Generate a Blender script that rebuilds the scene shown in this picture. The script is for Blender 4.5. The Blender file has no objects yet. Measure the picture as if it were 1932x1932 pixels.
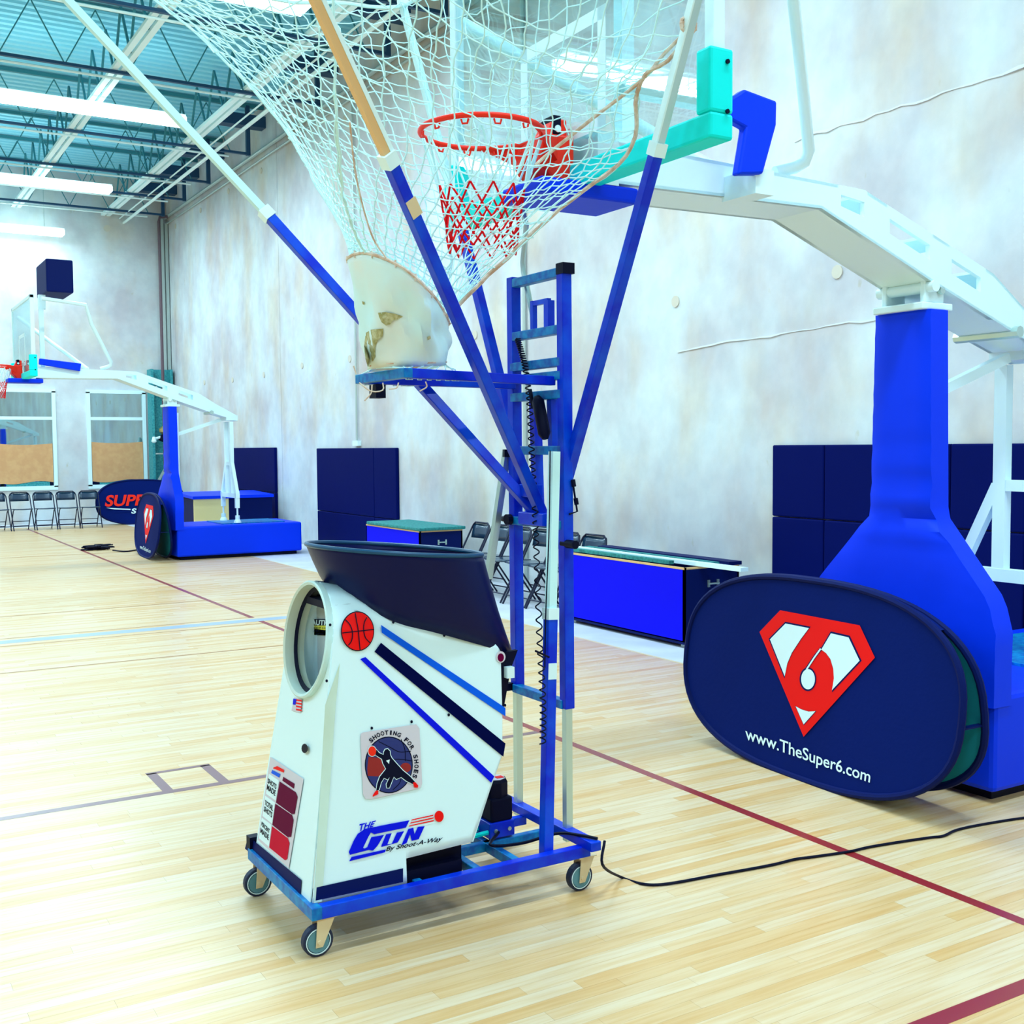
import bpy, bmesh, math, random
from mathutils import Vector, Matrix, noise
from math import sin, cos, pi, radians, sqrt
C = bpy.context.scene
COL = C.collection
random.seed(7)
# ------------------------------------------------------------------ camera
H = 1.65; FPX = 2125.0; PITCH, ROLL, YAW = .0579, -.00744, .5424
Fw = Vector((sin(YAW)*cos(PITCH), cos(YAW)*cos(PITCH), -sin(PITCH)))
R0 = Vector((cos(YAW), -sin(YAW), 0)); U0 = R0.cross(Fw)
Rt = R0*cos(ROLL)+U0*sin(ROLL); Up = -R0*sin(ROLL)+U0*cos(ROLL)
cd = bpy.data.cameras.new('camera'); cam = bpy.data.objects.new('camera', cd); COL.objects.link(cam)
cd.sensor_width = 36; cd.lens = FPX/1932*36; cd.clip_end = 200; cd.clip_start = .05
m3 = Matrix((Rt, Up, -Fw)).transposed()
cam.matrix_world = Matrix.Translation((0, 0, H)) @ m3.to_4x4()
C.camera = cam
# ------------------------------------------------------------------ world, exposure
w = bpy.data.worlds.new('world'); C.world = w; w.use_nodes = True
bg = w.node_tree.nodes['Background']; bg.inputs[0].default_value = (.92, .82, .62, 1); bg.inputs[1].default_value = .5
C.view_settings.view_transform = 'Standard'; C.view_settings.look = 'None'
C.view_settings.exposure = -.46; C.view_settings.gamma = 1
LAMP_W = 375      # watts of every ceiling strip
# ------------------------------------------------------------------ measuring helpers: a direction met with a real plane
O = Vector((0, 0, H))
def ray(x, y): return Fw+Rt*((x-966)/FPX)-Up*((y-966)/FPX)
def on(x, y, ax, c):
    d = ray(x, y); return O+d*((c-O[ax])/d[ax])
def G(x, y, z=0.): return on(x, y, 2, z)
# ------------------------------------------------------------------ materials
def mat(name, col, rough=.5, metal=0., spec=.5, var=None, vs=4., vstretch=(1, 1, 1), bump=0., bs=60., emit=0., coat=0., amt=1.):
    m = bpy.data.materials.new(name); m.use_nodes = True; nt = m.node_tree; b = nt.nodes['Principled BSDF']
    b.inputs['Base Color'].default_value = (*col, 1); b.inputs['Roughness'].default_value = rough
    b.inputs['Metallic'].default_value = metal; b.inputs['Specular IOR Level'].default_value = spec
    if coat: b.inputs['Coat Weight'].default_value = coat; b.inputs['Coat Roughness'].default_value = .12
    if emit: b.inputs['Emission Color'].default_value = (*col, 1); b.inputs['Emission Strength'].default_value = emit
    if var or bump:
        tc = nt.nodes.new('ShaderNodeTexCoord'); mp = nt.nodes.new('ShaderNodeMapping'); mp.inputs['Scale'].default_value = vstretch
        nt.links.new(tc.outputs['Object'], mp.inputs['Vector'])
    if var:
        n = nt.nodes.new('ShaderNodeTexNoise'); n.inputs['Scale'].default_value = vs; n.inputs['Detail'].default_value = 6
        r = nt.nodes.new('ShaderNodeValToRGB'); r.color_ramp.elements[0].position = .38; r.color_ramp.elements[1].position = .66
        r.color_ramp.elements[0].color = (*col, 1); r.color_ramp.elements[1].color = (*var, 1)
        nt.links.new(mp.outputs[0], n.inputs['Vector']); nt.links.new(n.outputs['Fac'], r.inputs[0]); nt.links.new(r.outputs[0], b.inputs['Base Color'])
    if bump:
        n2 = nt.nodes.new('ShaderNodeTexNoise'); n2.inputs['Scale'].default_value = bs; n2.inputs['Detail'].default_value = 4
        bp = nt.nodes.new('ShaderNodeBump'); bp.inputs['Strength'].default_value = bump; bp.inputs['Distance'].default_value = .01
        nt.links.new(mp.outputs[0], n2.inputs['Vector']); nt.links.new(n2.outputs['Fac'], bp.inputs['Height']); nt.links.new(bp.outputs[0], b.inputs['Normal'])
    return m
def wood(name, island):
    m = bpy.data.materials.new(name); m.use_nodes = True; nt = m.node_tree; b = nt.nodes['Principled BSDF']; L = nt.links.new
    if island: src = nt.nodes.new('ShaderNodeNewGeometry').outputs['Random Per Island']
    else: src = nt.nodes.new('ShaderNodeObjectInfo').outputs['Random']
    r = nt.nodes.new('ShaderNodeValToRGB'); e = r.color_ramp.elements
    e[0].position = 0; e[0].color = (.73, .43, .17, 1); e[1].position = 1; e[1].color = (.79, .59, .38, 1)
    k = r.color_ramp.elements.new(.25); k.color = (.76, .49, .235, 1)
    k = r.color_ramp.elements.new(.6); k.color = (.78, .55, .32, 1)
    L(src, r.inputs[0])
    g = nt.nodes.new('ShaderNodeNewGeometry'); mp = nt.nodes.new('ShaderNodeMapping'); mp.inputs['Scale'].default_value = (2.2, 38, 1)
    L(g.outputs['Position'], mp.inputs['Vector'])
    n = nt.nodes.new('ShaderNodeTexNoise'); n.inputs['Scale'].default_value = 1.3; n.inputs['Detail'].default_value = 5; L(mp.outputs[0], n.inputs['Vector'])
    r2 = nt.nodes.new('ShaderNodeValToRGB'); r2.color_ramp.elements[0].position = .35; r2.color_ramp.elements[0].color = (.92, .80, .60, 1)
    r2.color_ramp.elements[1].position = .6; r2.color_ramp.elements[1].color = (1, 1, 1, 1); L(n.outputs['Fac'], r2.inputs[0])
    mx = nt.nodes.new('ShaderNodeMix'); mx.data_type = 'RGBA'; mx.blend_type = 'MULTIPLY'; mx.inputs[0].default_value = .9
    L(r.outputs[0], mx.inputs[6]); L(r2.outputs[0], mx.inputs[7]); L(mx.outputs[2], b.inputs['Base Color'])
    b.inputs['Roughness'].default_value = .38; b.inputs['Specular IOR Level'].default_value = .5
    b.inputs['Coat Weight'].default_value = .18; b.inputs['Coat Roughness'].default_value = .2
    return m
def concrete(name):
    m = bpy.data.materials.new(name); m.use_nodes = True; nt = m.node_tree; b = nt.nodes['Principled BSDF']; L = nt.links.new
    g = nt.nodes.new('ShaderNodeNewGeometry')
    def nz(scale, st, p0, c0, p1, c1, det=6):
        mp = nt.nodes.new('ShaderNodeMapping'); mp.inputs['Scale'].default_value = st; L(g.outputs['Position'], mp.inputs['Vector'])
        n = nt.nodes.new('ShaderNodeTexNoise'); n.inputs['Scale'].default_value = scale; n.inputs['Detail'].default_value = det; L(mp.outputs[0], n.inputs['Vector'])
        r = nt.nodes.new('ShaderNodeValToRGB'); r.color_ramp.elements[0].position = p0; r.color_ramp.elements[0].color = (*c0, 1)
        r.color_ramp.elements[1].position = p1; r.color_ramp.elements[1].color = (*c1, 1); L(n.outputs['Fac'], r.inputs[0]); return r, n
    a, _ = nz(1.1, (1, 1, .8), .32, (.54, .51, .54), .64, (.69, .75, .77))
    s, _ = nz(1.0, (1, 1.3, .6), .48, (1, 1, 1), .70, (1.0, .86, .72))
    d, _ = nz(7, (1, 1, .6), .70, (1, 1, 1), .80, (.86, .80, .62))
    f, fn = nz(5, (1, 1, 1), .35, (.93, .94, .95), .65, (1.03, 1.02, 1.01))
    prev = a.outputs[0]
    for q in (s, d, f):
        mx = nt.nodes.new('ShaderNodeMix'); mx.data_type = 'RGBA'; mx.blend_type = 'MULTIPLY'; mx.inputs[0].default_value = 1
        L(prev, mx.inputs[6]); L(q.outputs[0], mx.inputs[7]); prev = mx.outputs[2]
    L(prev, b.inputs['Base Color']); b.inputs['Roughness'].default_value = .6; b.inputs['Specular IOR Level'].default_value = .3
    bp = nt.nodes.new('ShaderNodeBump'); bp.inputs['Strength'].default_value = .25; bp.inputs['Distance'].default_value = .02; L(fn.outputs['Fac'], bp.inputs['Height']); L(bp.outputs[0], b.inputs['Normal'])
    return m
def glass(name, tint, refl, alpha=.12):
    m = bpy.data.materials.new(name); m.use_nodes = True; nt = m.node_tree; nt.nodes.clear(); L = nt.links.new
    o = nt.nodes.new('ShaderNodeOutputMaterial'); t = nt.nodes.new('ShaderNodeBsdfTransparent'); t.inputs[0].default_value = (*tint, 1)
    gl = nt.nodes.new('ShaderNodeBsdfGlossy'); gl.inputs['Roughness'].default_value = .02; gl.inputs[0].default_value = (.8, 1, 1, 1)
    fr = nt.nodes.new('ShaderNodeFresnel'); ge = nt.nodes.new('ShaderNodeNewGeometry'); io = nt.nodes.new('ShaderNodeMath'); io.operation = 'MULTIPLY_ADD'; io.inputs[1].default_value = 1/1.5-1.5; io.inputs[2].default_value = 1.5
    L(ge.outputs['Backfacing'], io.inputs[0]); L(io.outputs[0], fr.inputs[0])
    ma = nt.nodes.new('ShaderNodeMath'); ma.operation = 'MULTIPLY_ADD'; ma.inputs[1].default_value = refl; ma.inputs[2].default_value = alpha; ma.use_clamp = True
    mx = nt.nodes.new('ShaderNodeMixShader'); L(fr.outputs[0], ma.inputs[0]); L(ma.outputs[0], mx.inputs[0]); L(t.outputs[0], mx.inputs[1]); L(gl.outputs[0], mx.inputs[2]); L(mx.outputs[0], o.inputs[0])
    return m
WHT = (.76, .96, .99)
M = dict(
 white=mat('white_paint', WHT, .35, spec=.4), cream=mat('cream_vinyl', (.66, .86, .78), .5, var=(.60, .72, .58), vs=3),
 blue=mat('blue_enamel', (.0, .018, .60), .35, spec=.2, coat=.08, var=(.0, .07, .72), vs=9),
 teal=mat('blue_enamel_sheen', (.0, .10, .42), .4, spec=.25, var=(.0, .26, .56), vs=30),  # blue paint with its cyan reflections put into the colour
 bluepad=mat('blue_vinyl', (.0, .038, .86), .45, spec=.12, bump=.25, bs=5),
 bluecrate=mat('bright_blue_panel', (.0, .001, .80), .6, spec=.1),
 navy=mat('navy_vinyl', (.0004, .004, .085), .6, spec=.04, bump=.15, bs=6),
 navycrate=mat('dark_navy_board', (.001, .007, .085), .55, spec=.08),
 hopper=mat('dark_navy_plastic', (.0006, .003, .06), .38, spec=.16, bump=.05, bs=20),
 black=mat('black_plastic', (.0008, .002, .018), .5, spec=.12), rubber=mat('dark_rubber', (.003, .012, .05), .6),
 chair=mat('dark_chair_metal', (.0008, .003, .03), .4, spec=.25), chairback=mat('chair_backrest_enamel', (.002, .03, .075), .3, spec=.6, coat=.3),
 banner=mat('navy_banner_cloth', (.001, .010, .12), .75, spec=.06, bump=.1, bs=40), bannerin=mat('teal_banner_lining', (.01, .26, .34), .7, spec=.1),
 red=mat('red_print', (.95, .004, .003), .55, spec=.15), orange=mat('orange_rim_paint', (.98, .022, .004), .45, spec=.25),
 redcord=mat('red_net_cord', (.80, .004, .008), .8, spec=.1), dred=mat('dark_red_glass', (.13, .0, .035), .5, spec=.03), bred=mat('lit_red_glass', (.62, .0, .03), .5, spec=.05),
 line=mat('dark_red_court_paint', (.30, .012, .012), .4, coat=.3), tan=mat('thin_tan_court_paint', (.42, .17, .03), .4), purple=mat('muted_purple_court_paint', (.22, .08, .09), .35, coat=.3),
 grey=mat('grey_court_tape', (.36, .44, .56), .4, coat=.3), greyl=mat('sticker_grey', (.68, .62, .68), .5),
 chrome=mat('dull_chrome', (.55, .70, .66), .32, metal=.75), steel=mat('galvanised_steel', (.50, .58, .55), .45, metal=.5),
 green=mat('turquoise_pad', (.0, .85, .80), .5, spec=.15, bump=.2, bs=12), tealcol=mat('teal_column_paint', (.01, .23, .27), .6, var=(.05, .38, .40), vs=25),
 cord=mat('white_cord', (.62, .93, .95), .8), rope=mat('tan_rope', (.58, .36, .24), .9, var=(.78, .70, .60), vs=30),
 cloth=mat('white_chute_cloth', (.68, .92, .92), .85, spec=.1, var=(.80, .83, .75), vs=4, bump=.35, bs=7), clothmesh=mat('worn_khaki_patch', (.36, .33, .12), .9, var=(.62, .60, .36), vs=60),
 kraft=mat('kraft_paper', (.66, .34, .15), .8, var=(.72, .40, .18), vs=8), yellow=mat('pale_yellow_board', (.95, .80, .34), .7), labely=mat('caution_yellow', (.80, .78, .06), .5),
 deck=mat('roof_deck_paint', (.26, .68, .84), .5, metal=.0, spec=.4), joist=mat('dark_joist_paint', (.004, .05, .13), .5), joistw=mat('pale_pipe_paint', (.78, .95, .95), .5), joistt=mat('teal_joist_paint', (.03, .22, .27), .6),
 lens=mat('lamp_lens', (.70, 1, 1), .5, emit=12.), conc=concrete('tilt_up_concrete'), slab=mat('slab_concrete', (.60, .60, .66), .6, var=(.70, .70, .76), vs=3),
 board=glass('board_glass', (.90, .97, .98), 1.3, .03), pane=glass('window_glass', (.55, .68, .72), 2.2, .34), grass=mat('green_felt', (.01, .16, .17), .8, var=(.03, .30, .28), vs=30),
 brass=mat('brass', (.5, .42, .18), .35, metal=.8), beige=mat('beige_vinyl', (.75, .58, .34), .5), ivory=mat('ivory_tube_paint', (.80, .48, .20), .45), wallplug=mat('grout_plug', (.66, .60, .50), .8), seam=mat('pour_seam_grout', (.72, .74, .78), .8))
M['deep'] = mat('outside_dim_wall', (.45, .58, .62), .9)
# ------------------------------------------------------------------ object helpers
def wloc(o):
    v = Vector((0, 0, 0))
    while o: v += o.location; o = o.parent
    return v
KLAST = [None]
class MB:
    def __init__(s): s.v = []; s.f = []
    def add(s, vs, fs):
        n = len(s.v); s.v += [tuple(q) for q in vs]; s.f += [tuple(i+n for i in f) for f in fs]; return s
    def box(s, a, b):
        x0, y0, z0 = a; x1, y1, z1 = b
        return s.add([(x0, y0, z0), (x1, y0, z0), (x1, y1, z0), (x0, y1, z0), (x0, y0, z1), (x1, y0, z1), (x1, y1, z1), (x0, y1, z1)],
                     [(0, 3, 2, 1), (4, 5, 6, 7), (0, 1, 5, 4), (1, 2, 6, 5), (2, 3, 7, 6), (3, 0, 4, 7)])
    def bar(s, a, b, w, h=None, ref=(0, 1, 0)):
        a = Vector(a); b = Vector(b); h = h or w; d = (b-a).normalized(); r = Vector(ref)
        if abs(d.dot(r)) > .95: r = Vector((1, 0, 0))
        u = d.cross(r).normalized(); v = u.cross(d).normalized(); vs = []
        for p in (a, b):
            for i, j in ((-1, -1), (1, -1), (1, 1), (-1, 1)): vs.append(p+u*(i*h/2)+v*(j*w/2))
        return s.add(vs, [(0, 1, 2, 3), (7, 6, 5, 4), (0, 4, 5, 1), (1, 5, 6, 2), (2, 6, 7, 3), (3, 7, 4, 0)])
    def tube(s, pts, r, n=8, closed=False, rads=None):
        pts = [Vector(p) for p in pts]; N = len(pts); vs = []; fs = []
        nrm = None
        for i, p in enumerate(pts):
            if closed: t = pts[(i+1) % N]-pts[i-1]
            else: t = pts[min(i+1, N-1)]-pts[max(i-1, 0)]
            if t.length < 1e-9: t = Vector((0, 0, 1))
            t.normalize()
            if nrm is None: nrm = t.orthogonal().normalized()
            nrm = (nrm-t*nrm.dot(t));
            if nrm.length < 1e-6: nrm = t.orthogonal()
            nrm.normalize(); bn = t.cross(nrm); rr = rads[i] if rads else r
            for k in range(n): a = 2*pi*k/n; vs.append(p+(nrm*cos(a)+bn*sin(a))*rr)
        M_ = N if closed else N-1
        for i in range(M_):
            j = (i+1) % N
            for k in range(n): l = (k+1) % n; fs.append((i*n+k, i*n+l, j*n+l, j*n+k))
        if not closed: fs.append(tuple(range(n-1, -1, -1))); fs.append(tuple((N-1)*n+k for k in range(n)))
        return s.add(vs, fs)
    def prism(s, poly, vec):
        n = len(poly); a = [Vector(p) for p in poly]; b = [p+Vector(vec) for p in a]
        return s.add(a+b, [tuple(range(n)), tuple(range(2*n-1, n-1, -1))]+[(i, i+n, (i+1) % n+n, (i+1) % n) for i in range(n)])
    def grid(s, rows, closed=False):
        nr = len(rows); nc = len(rows[0]); vs = [p for r in rows for p in r]; fs = []
        for i in range(nr-1):
            for j in range(nc if closed else nc-1):
                k = (j+1) % nc; fs.append((i*nc+j, i*nc+k, (i+1)*nc+k, (i+1)*nc+j))
        return s.add(vs, fs)
    def lathe(s, c, prof, n=20, axis=(0, 0, 1)):
        ax = Vector(axis).normalized(); u = ax.orthogonal().normalized(); v = ax.cross(u); c = Vector(c)
        rows = [[c+ax*z+(u*cos(2*pi*k/n)+v*sin(2*pi*k/n))*r for k in range(n)] for r, z in prof]
        s.grid(rows, True); b = len(s.v)-n*len(prof)
        s.f.append(tuple(b+k for k in range(n-1, -1, -1))); s.f.append(tuple(len(s.v)-n+k for k in range(n))); return s
    def build(s, name, m, parent=None, smooth=False, bevel=0., solid=0., loc=None):
        off = wloc(parent) if parent else (Vector(loc) if loc else Vector((0, 0, 0)))
        me = bpy.data.meshes.new(name); me.from_pydata([tuple(Vector(p)-off) for p in s.v], [], s.f); me.update()
        bm = bmesh.new(); bm.from_mesh(me); bmesh.ops.recalc_face_normals(bm, faces=bm.faces); bm.to_mesh(me); bm.free()
        me.materials.append(M[m] if isinstance(m, str) else m)
        if smooth:
            me.polygons.foreach_set('use_smooth', [True]*len(me.polygons))
            try: me.set_sharp_from_angle(angle=radians(40))
            except Exception: pass
        o = bpy.data.objects.new(name, me); COL.objects.link(o); KLAST[0] = o
        if parent: o.parent = parent
        elif loc: o.location = loc
        if bevel: b = o.modifiers.new('bevel', 'BEVEL'); b.width = bevel; b.segments = 2; b.limit_method = 'ANGLE'
        if solid: b = o.modifiers.new('solid', 'SOLIDIFY'); b.thickness = solid; b.offset = 0
        return o
def thing(name, label, cat, loc=(0, 0, 0), group=None):
    o = bpy.data.objects.new(name, None); o.empty_display_size = .1; COL.objects.link(o); o.location = loc
    return tag(o, label, cat, group)
def tag(o, label, cat, group=None):
    o['label'] = label; o['category'] = cat
    if group: o['group'] = group
    return o
def struct(o): o['kind'] = 'structure'; return o
def copy_tree(o, parent=None):
    c = o.copy(); COL.objects.link(c); c.parent = parent
    for ch in [x for x in KIDS.get(o.name, [])]: copy_tree(ch, c)
    return c
KIDS = {}
def index_kids():
    KIDS.clear()
    for o in list(COL.objects):
        if o.parent: KIDS.setdefault(o.parent.name, []).append(o)
def cr(pts, n):     # catmull-rom through points
    pts = [Vector(p) for p in pts]; P = [pts[0]*2-pts[1]]+pts+[pts[-1]*2-pts[-2]]; out = []
    seg = len(pts)-1
    for i in range(n):
        t = i/(n-1)*seg; k = min(int(t), seg-1); f = t-k; a, b, c, d = P[k:k+4]
        out.append(.5*((2*b)+(c-a)*f+(2*a-5*b+4*c-d)*f*f+(3*b-a-3*c+d)*f**3))
    return out
_tc = {}
def text2d(s, bold=0., align=0):
    k = (s, bold)
    if k in _tc: return _tc[k]
    cu = bpy.data.curves.new('t', 'FONT'); cu.body = s; cu.offset = bold; cu.resolution_u = 4
    ob = bpy.data.objects.new('t', cu); COL.objects.link(ob); dg = bpy.context.evaluated_depsgraph_get(); dg.update()
    me = bpy.data.meshes.new_from_object(ob.evaluated_get(dg)); vs = [v.co.copy() for v in me.vertices]; fs = [tuple(p.vertices) for p in me.polygons]
    bpy.data.objects.remove(ob); bpy.data.curves.remove(cu); bpy.data.meshes.remove(me)
    xs = [v.x for v in vs]; ys = [v.y for v in vs]; x0, x1, y0, y1 = min(xs), max(xs), min(ys), max(ys)
    _tc[k] = ([((v.x-x0)/(x1-x0), (v.y-y0)/(y1-y0)) for v in vs], fs, (x1-x0)/(y1-y0)); return _tc[k]
def lettering(s, quad, surf, m, parent, name='lettering', bold=.02):   # quad: bottom-left, bottom-right, top-right, top-left handed to surf
    uv, fs, _ = text2d(s, bold); bl, br, tr, tl = [Vector(q) for q in quad]
    vs = [surf(*((bl*(1-u)+br*u)*(1-v)+(tl*(1-u)+tr*u)*v)) for u, v in uv]
    return MB().add(vs, fs).build(name, m, parent)
def sheet(poly, surf, m, parent, name, sub=0):
    return MB().add([surf(*p) for p in poly], [tuple(range(len(poly)))]).build(name, m, parent)
def circ(cx, cy, rx, ry, n=28, rot=0, a0=0, a1=2*pi):
    out = []
    for i in range(n):
        a = a0+(a1-a0)*i/(n if abs(a1-a0-2*pi) < 1e-6 else n-1); x = rx*cos(a); y = ry*sin(a); out.append((cx+x*cos(rot)-y*sin(rot), cy+x*sin(rot)+y*cos(rot)))
    return out
def stroke(pts, wd, surf, m, parent, name):     # flat painted stroke along 2d points
    n = len(pts); L = []; Rr = []
    for i in range(n):
        a = Vector(pts[max(i-1, 0)]); b = Vector(pts[min(i+1, n-1)]); t = (b-a).normalized(); q = Vector((-t.y, t.x))*wd/2; p = Vector(pts[i]); L.append(p+q); Rr.append(p-q)
    return MB().grid([[surf(*p) for p in L], [surf(*p) for p in Rr]]).build(name, m, parent)

# ================================================================== SETTING
WX = 6.92; BY = 27.1; WOODX = 5.48; WOODY = 26.0
floor = struct(MB().box((-13, -9, -.35), (WX+.3, BY+.3, -.012)).build('floor', 'slab')); floor['label'] = 'pale maple sports floor with concrete border along the walls'
MB().box((WOODX+.003, -9, -.012), (WX, WOODY, -.001)).box((-13, WOODY+.003, -.012), (WX, BY, -.001)).build('concrete_border', 'slab', floor)
MB().box((WOODX-.03, -9, -.012), (WOODX, WOODY, .001)).build('wood_edge_strip', 'beige', floor)
# maple strips, every strip its own solid; the 290 that show largest are single objects
PW = .057; TH = .012; rows = []
Wf = wood('maple_strip', False); Wi = wood('maple_strips', True); LEN = (.55, .75, .95, 1.15, 1.4)
def strip_mesh(Ln):
    mb = MB().box((0, 0, -TH), (Ln-.0006, PW-.0006, 0)); me = bpy.data.meshes.new('strip'); me.from_pydata(mb.v, [], mb.f); me.materials.append(Wf); return me
SM = [strip_mesh(l) for l in LEN]
allb = []; rnd = random.Random(3); y = -3.0
while y < WOODY:
    x = -9-rnd.random()*1.2 if y > 9 else -4-rnd.random()*1.2
    while x < WOODX-.03:
        k = rnd.randrange(5); L = LEN[k]; 
        cx, cy = x+L/2, y+.03; d = Vector((cx, cy, -H)); z = d.dot(Fw); vis = z > .5 and abs(d.dot(Rt)/z) < .50 and abs(d.dot(Up)/z) < .47
        fit = x+L < WOODX-.03
        allb.append((z if (vis and fit) else 1e9, x, y, k, L)); x += L
    y += PW
allb.sort(key=lambda q: q[0])
for z, x, y, k, L in allb[:290]:
    o = bpy.data.objects.new('floorboard', SM[k]); COL.objects.link(o); o.parent = floor; o.location = (x, y, 0)
mb = MB()
for z, x, y, k, L in allb[290:]: mb.box((x, y, -TH), (min(x+L, WOODX-.03)-.0006, y+PW-.0006, 0))
o = mb.build('floorboards', Wi, floor); o['kind'] = 'stuff'
MB().box((-13, -9, -.012), (WOODX, -3.0, 0)).box((-13, -3.0, -.012), (-5.2, 9, 0)).box((-13, 9, -.012), (-10.2, WOODY, 0)).build('plain_floor', Wi, floor)
# court markings
def mark(poly, m, z=.0007, name='court_line'):
    MB().prism([(p[0], p[1], z-.0004) for p in poly], (0, 0, .0004)).build(name, m, floor)
def lineseg(a, b, wd, m, z=.0007):
    a = Vector(a); b = Vector(b); t = (b-a).normalized(); q = Vector((-t.y, t.x))*wd/2; mark([a-q, b-q, b+q, a+q], m, z)
lineseg((3.462, -3), (3.462, 10.42), .05, 'line'); lineseg((3.462, 10.68), (3.462, 25.5), .05, 'line')
lineseg((-6, 5.44), (3.44, 5.44), .05, 'purple', .0008)
lineseg((-8, 10.51), (4.9, 10.51), .17, 'grey'); lineseg((-8, 10.70), (3.44, 10.70), .022, 'tan'); lineseg((-8, 10.28), (3.44, 10.28), .022, 'tan')
lineseg((-8, 9.1), (3.44, 9.02), .03, 'tan'); lineseg((-8, 11.8), (3.44, 12.2), .03, 'tan')
lineseg((-8, 19.3), (4.2, 18.7), .05, 'tan')
for a, b, wd in (((1.335, 5.44), (1.335, 5.80), .05), ((1.61, 5.44), (1.61, 5.80), .05), ((1.31, 5.80), (1.635, 5.80), .035)): lineseg(a, b, wd, 'purple', .0009)
lineseg((2.2, 2.07), (4.5, 2.04), .06, 'line')
# walls
wr = struct(MB().box((WX+.02, -9, -.2), (WX+.3, BY+.3, 8.2)).build('wall_right', 'conc')); wr['label'] = 'tall pale tilt-up concrete wall along the right side'
for y0, y1 in ((-9, 2.8), (2.8, 11.12), (11.12, 19.45), (19.45, BY)):
    MB().box((WX, y0+.008, 0), (WX+.05, y1-.008, 8.0)).build('concrete_panel', 'conc', wr)
WXS = [(3.08, 4.30), (5.06, 6.28)]; WZ0, WZ1 = .82, 2.97
mb = MB(); xs = [-13]+[a for q in WXS for a in q]+[WX]
wb = struct(mb.box((-13, BY, -.2), (WX, BY+.25, WZ0)).box((-13, BY, WZ1), (WX, BY+.25, 8.2)).box((-13, BY, WZ0), (3.08, BY+.25, WZ1)).box((4.30, BY, WZ0), (5.06, BY+.25, WZ1)).box((6.28, BY, WZ0), (WX+.02, BY+.25, WZ1)).build('wall_back', 'conc')); wb['label'] = 'pale concrete end wall with windows'
for p in ((202, 431), (46, 395), (608/3.02, 590)): pass
for z in (3.05, 6.72):
    for y in [6.44+1.98*i for i in range(11)]:
        if z > 5 and y < 15: continue
        big = y < 9 or random.random() < .2
        MB().lathe((WX-.002, y+random.uniform(-.05, .05), z+random.uniform(-.04, .04)), [(.055, -.004), (.055, .01)], 16, (-1, 0, 0)).build('tie_plug', 'wallplug', wr)
MB().lathe(on(202, 431, 1, BY-.002), [(.075, 0), (.075, .012)], 16, (0, -1, 0)).build('tie_plug', 'wallplug', wb)
# pour seams: slightly raised ridges on the concrete
def ridge(y0, y1, z0, z1, wd, seed):
    r = random.Random(seed); mb = MB(); n = int(abs(y1-y0)/.12)
    t = [(WX-.004, y0+(y1-y0)*i/n, z0+(z1-z0)*i/n+r.uniform(-.012, .012)) for i in range(n+1)]
    mb.tube(t, .01, 4, rads=[wd*r.uniform(.15, .6) for _ in t]); mb.build('pour_seam', 'seam', wr)
ridge(4.6, 6.9, 4.157, 4.16, .03, 1); ridge(5.8, 8.4, 2.62, 2.55, .02, 2); ridge(2.9, 4.6, 4.157, 4.157, .02, 3)
# wall-mounted conduits and ledge
MB().tube([(WX-.03, 16.02, 1.72), (WX-.03, 16.0, 7.4)], .016, 8).build('conduit', 'steel', wr)
MB().box((WX-.06, 15.92, 1.68), (WX, 16.12, 1.76)).build('conduit_box', 'white', wr)
MB().tube([(WX-.03, 11.13, .1), (WX-.03, 11.13, 7.6)], .022, 8).build('conduit', 'steel', wr)
MB().tube([(WX-.06, 9.9, 7.04), (WX-.06, BY, 7.04)], .035, 8).tube([(WX-.03, 9.9, 6.90), (WX-.03, BY, 6.90)], .02, 8).build('wall_pipe', 'steel', wr)
# windows
for i, (a, b) in enumerate(WXS):
    f = struct(MB().box((a-.05, BY-.05, WZ0-.06), (b+.05, BY+.04, WZ0+.03)).box((a-.05, BY-.05, WZ1-.03), (b+.05, BY+.04, WZ1+.05)).box((a-.05, BY-.05, WZ0), (a+.03, BY+.04, WZ1)).box((b-.03, BY-.05, WZ0), (b+.05, BY+.04, WZ1)).build('window_%d' % (i+1), 'white'))
    MB().box((a+.03, BY-.04, 2.33), (b-.03, BY+.03, 2.40)).build('window_bar', 'white', f)
    MB().box((a+.02, BY-.005, 2.40), (b-.02, BY+.005, WZ1)).build('pane', 'pane', f); MB().box((a+.02, BY-.005, WZ0), (b-.02, BY+.005, 2.33)).build('pane', 'pane', f)
    zz = 1.80 if i == 0 else 1.83; mb = MB(); n = 12
    mb.prism([(a+.04, BY-.03, .93+(.0 if i else -.02))]+[(a+.04+(b-a-.08)*k/n, BY-.03, zz-.03*sin(pi*k/n)) for k in range(n+1)]+[(b-.04, BY-.03, .93)]+[(b-.04-(b-a-.08)*k/n, BY-.03, .93+.03*sin(2*pi*k/n)) for k in range(1, n)], (0, .012, 0)); mb.build('paper_sheet', 'kraft', f)
    MB().box((a+.2, BY-.02, WZ0+.03), (b-.12, BY+.02, .95)).build('window_blind', 'tealcol', f)
MB().box((2.5, BY+.6, 0), (6.9, BY+.65, 3.6)).build('wall_beyond', 'deep', wb)
# ceiling: ribbed deck
DZ = 7.85; mb = MB(); rows = [[], []]; y = -9.
while y < BY+.2:
    for dy, dz in ((0, 0), (.09, 0), (.11, .05), (.19, .05)): rows[0].append((-13, y+dy, DZ+dz)); rows[1].append((WX+.05, y+dy, DZ+dz))
    y += .21
ce = struct(mb.grid(rows).build('ceiling', 'deck', solid=.01)); ce['label'] = 'teal ribbed metal roof deck'
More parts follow.
